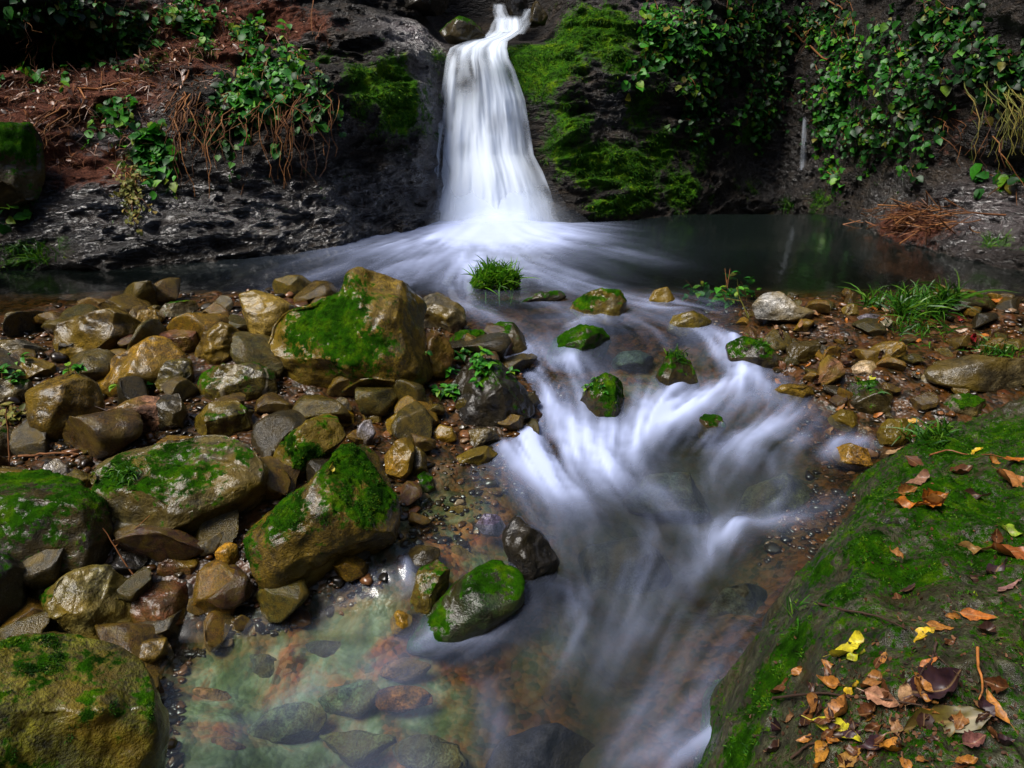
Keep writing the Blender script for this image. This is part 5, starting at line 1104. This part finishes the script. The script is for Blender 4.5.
for k in range(80):
    px, py = (872 + g.normal() * 62, 715 + g.normal() * 34) if k < 68 else (g.uniform(880, 1020), g.uniform(455, 640))
    if px < 775 or px > 1040: continue
    c = [BRN, DBR, BRN, DBR, PUR, (.22, .09, .02), TAN, (.30, .12, .02)][g.integers(8)]
    nm = {BRN: 'brown', DBR: 'dark brown', PUR: 'purplish', TAN: 'tan'}.get(c, 'rusty')
    leaf(f'{nm} dead leaf in the litter on the foreground slab', px, py, g.uniform(12, 26), g.uniform(0, 360), c, int(g.integers(9)), .5, FG)
GB = 'fallen leaves on the right gravel bank'
for i, (px, py, l, a, c, lb) in enumerate([(878, 415, 10, 20, ORA, 'bright orange leaf by the mossy rock of the right gravel'), (845, 405, 10, 30, (.5, .14, .02), 'vivid orange leaf beside the salmon-pink stone'), (905, 443, 14, -20, (.36, .12, .03), 'rust leaf under the olive block of the side trickle'),
        (913, 422, 14, 20, (.50, .28, .04), 'golden leaf on the olive block of the side trickle'), (960, 320, 9, 0, (.40, .03, .04), 'red leaf on the gravel under the grass by the pool'), (970, 338, 11, -50, (.42, .02, .03), 'bright red leaf on the gravel right of the dark low tuft'),
        (960, 332, 14, -10, (.42, .32, .24), 'cream leaf beside the bright red one'), (934, 328, 14, 10, (.40, .22, .12), 'tan leaf below the poolside grass tufts'), (873, 378, 9, 40, (.45, .45, .03), 'yellow leaf beside the cream and orange stone'), (895, 452, 18, 10, (.32, .20, .10), 'tan leaf at the upper tip of the foreground slab'),
        (788, 398, 9, 10, (.38, .05, .06), 'crimson leaf caught at the brown dome'), (330, 468, 10, 60, (.50, .40, .03), 'yellow leaf stuck between two mossy boulders on the left'), (72, 440, 14, 20, (.34, .13, .03), 'orange leaf under the pale-capped boulder'), (60, 447, 12, -20, (.30, .15, .05), 'tan leaf left of the short log-like stone')]):
    leaf(lb, px, py, l, a, c, i % 9, .3, GB if px > 600 else None)
for k in range(70):
    px, py = g.uniform(770, 1020), g.uniform(300, 440)
    q = pick(px, py)
    if q is None or q[2].split('.')[0] not in ('gravel', 'stream_bed', 'small_stone'): continue
    c = [BRN, DBR, (.22, .09, .02), TAN, ORA][g.integers(5)]; nm = {BRN: 'brown', DBR: 'dark brown', TAN: 'tan', ORA: 'orange'}.get(c, 'rusty')
    leaf(f'{nm} dead leaf among the wet stones of the right bank', px, py, g.uniform(7, 13), g.uniform(0, 360), c, int(g.integers(9)), .4, GB)
# litter on the soil slope, uncountable
B = []; N = []
for k in range(3200):
    px, py = g.uniform(-20, 330), g.uniform(0, 180)
    q = cast(px, py, BVH_C)
    if q is None: continue
    w = csoil.reshape(CX.shape); nr = np.array(q[1]); nr *= np.sign(nr @ -FWD + 1e-6)
    if nr[2] < .12: continue
    p = np.array(q[0]); pr = 1.1 * math.exp(-((px - 60) / 120) ** 2 - ((py - 92) / 45) ** 2) + math.exp(-((px - 200) / 95) ** 2 - ((py - 38) / 36) ** 2) + .5 * math.exp(-((px - 60) / 70) ** 2 - ((py - 160) / 30) ** 2)
    if g.random() < pr: B.append(p + nr * .012); N.append(nr)
B = np.array(B); N = np.array(N); k = len(B); L = g.uniform(.03, .10, k)
V1, F1 = leaves(B, g.normal(size=(k, 3)), N + g.normal(size=(k, 3)) * .4, L, L * g.uniform(.3, .7, k))
nb_ = 2200; i = g.integers(k, size=nb_); V2, F2 = blades(B[i], N[i] * .2 + g.normal(size=(nb_, 3)) * .8, g.uniform(.08, .3, nb_), .004, g, .3, 2, .3)
link('leaf_litter', make_mesh('leaf_litter', np.concatenate([V1, V2]), F1.tolist() + (F2 + len(V1)).tolist(), M_LITTER), kind='stuff', label='reddish dead leaves and needles on the left soil slope', cat='leaf litter')
refresh()
twig('twig', 'dark bare twig crossing the middle of the foreground slab', [(818, 606), (845, 613), (875, 622), (905, 632)], .0045)
twig('twig', 'dark short twig at the bottom left of the slab', [(752, 738), (780, 739), (812, 738)], .0045)
twig('twig', 'thin dark twig running through the leaf heap', [(772, 700), (820, 697), (870, 702), (920, 708)], .004)
twig('twig', 'upright rust-coloured stalk right of the leaf heap', [(974, 652), (973, 676), (975, 704)], .004, M_ORNG, off=.02)
twig('twig', 'pale dry stem arching along the slab head', [(928, 458), (945, 452), (965, 456), (990, 456), (1015, 464)], .005, M_LITTER, off=.02)
twig('twig', 'dark forked twig beside the bright curled yellow leaf', [(935, 645), (930, 662), (918, 678)], .0035, br=(4, 8))
twig('twig', 'dark twig leaning out of the lower heap', [(790, 760), (812, 745), (842, 738)], .004)
twig('twig', 'brown twig crossing the gravel left of the large wet block', [(20, 458), (50, 456), (80, 456)], .008, M_ROOT)

# crumbs of rotten leaf packed between the fallen leaves
B = []; N = []
for k in range(1500):
    px, py = (890 + g.normal() * 62, 715 + g.normal() * 34) if k < 1100 else (g.uniform(860, 1030), g.uniform(450, 660))
    q = cast(px, py, BVH_F)
    if q is None: continue
    nr = np.array(q[1]); nr *= np.sign(nr[2] + 1e-9); B.append(np.array(q[0]) + nr * .003); N.append(nr)
B = np.array(B); N = np.array(N); k = len(B); L = g.uniform(.004, .014, k)
V, F = leaves(B, g.normal(size=(k, 3)), N + g.normal(size=(k, 3)) * .35, L, L * g.uniform(.3, .9, k))
link('leaf_crumbs', make_mesh('leaf_crumbs', V, F, leafy_material('rotten_leaf', [(0, (.012, .006, .004)), (.6, (.05, .02, .008)), (1, (.11, .045, .015))], .6, .2, 0)), kind='stuff', label='dark crumbs of rotten leaves on the foreground slab', cat='leaf litter')
# furry moss on the cliff
tri = np.concatenate([CF[:, [0, 1, 2]], CF[:, [0, 2, 3]]]); CN = vnormals(CV, tri); CN *= np.sign((CN @ -FWD).sum())
ctr = CV[tri].mean(1); wg = smooth(.45, .9, cm[tri].mean(1) + .5 * fbm(ctr * 5, 3, 66)) * (np.abs(ctr[:, 0]) < 8)
p, i = sample(CV, tri, wg, 24000, g)
mv, mf = blades(p, CN[tri[i, 0]] * .7 + np.array([0, -.2, .3]), g.uniform(.02, .06, len(p)), g.uniform(.003, .007, len(p)), g, .6, 2, .6)
link('cliff_moss', make_mesh('cliff_moss', mv, mf, M_MOSS), kind='stuff', label='shaggy green moss on the ledges beside the waterfall', cat='moss')
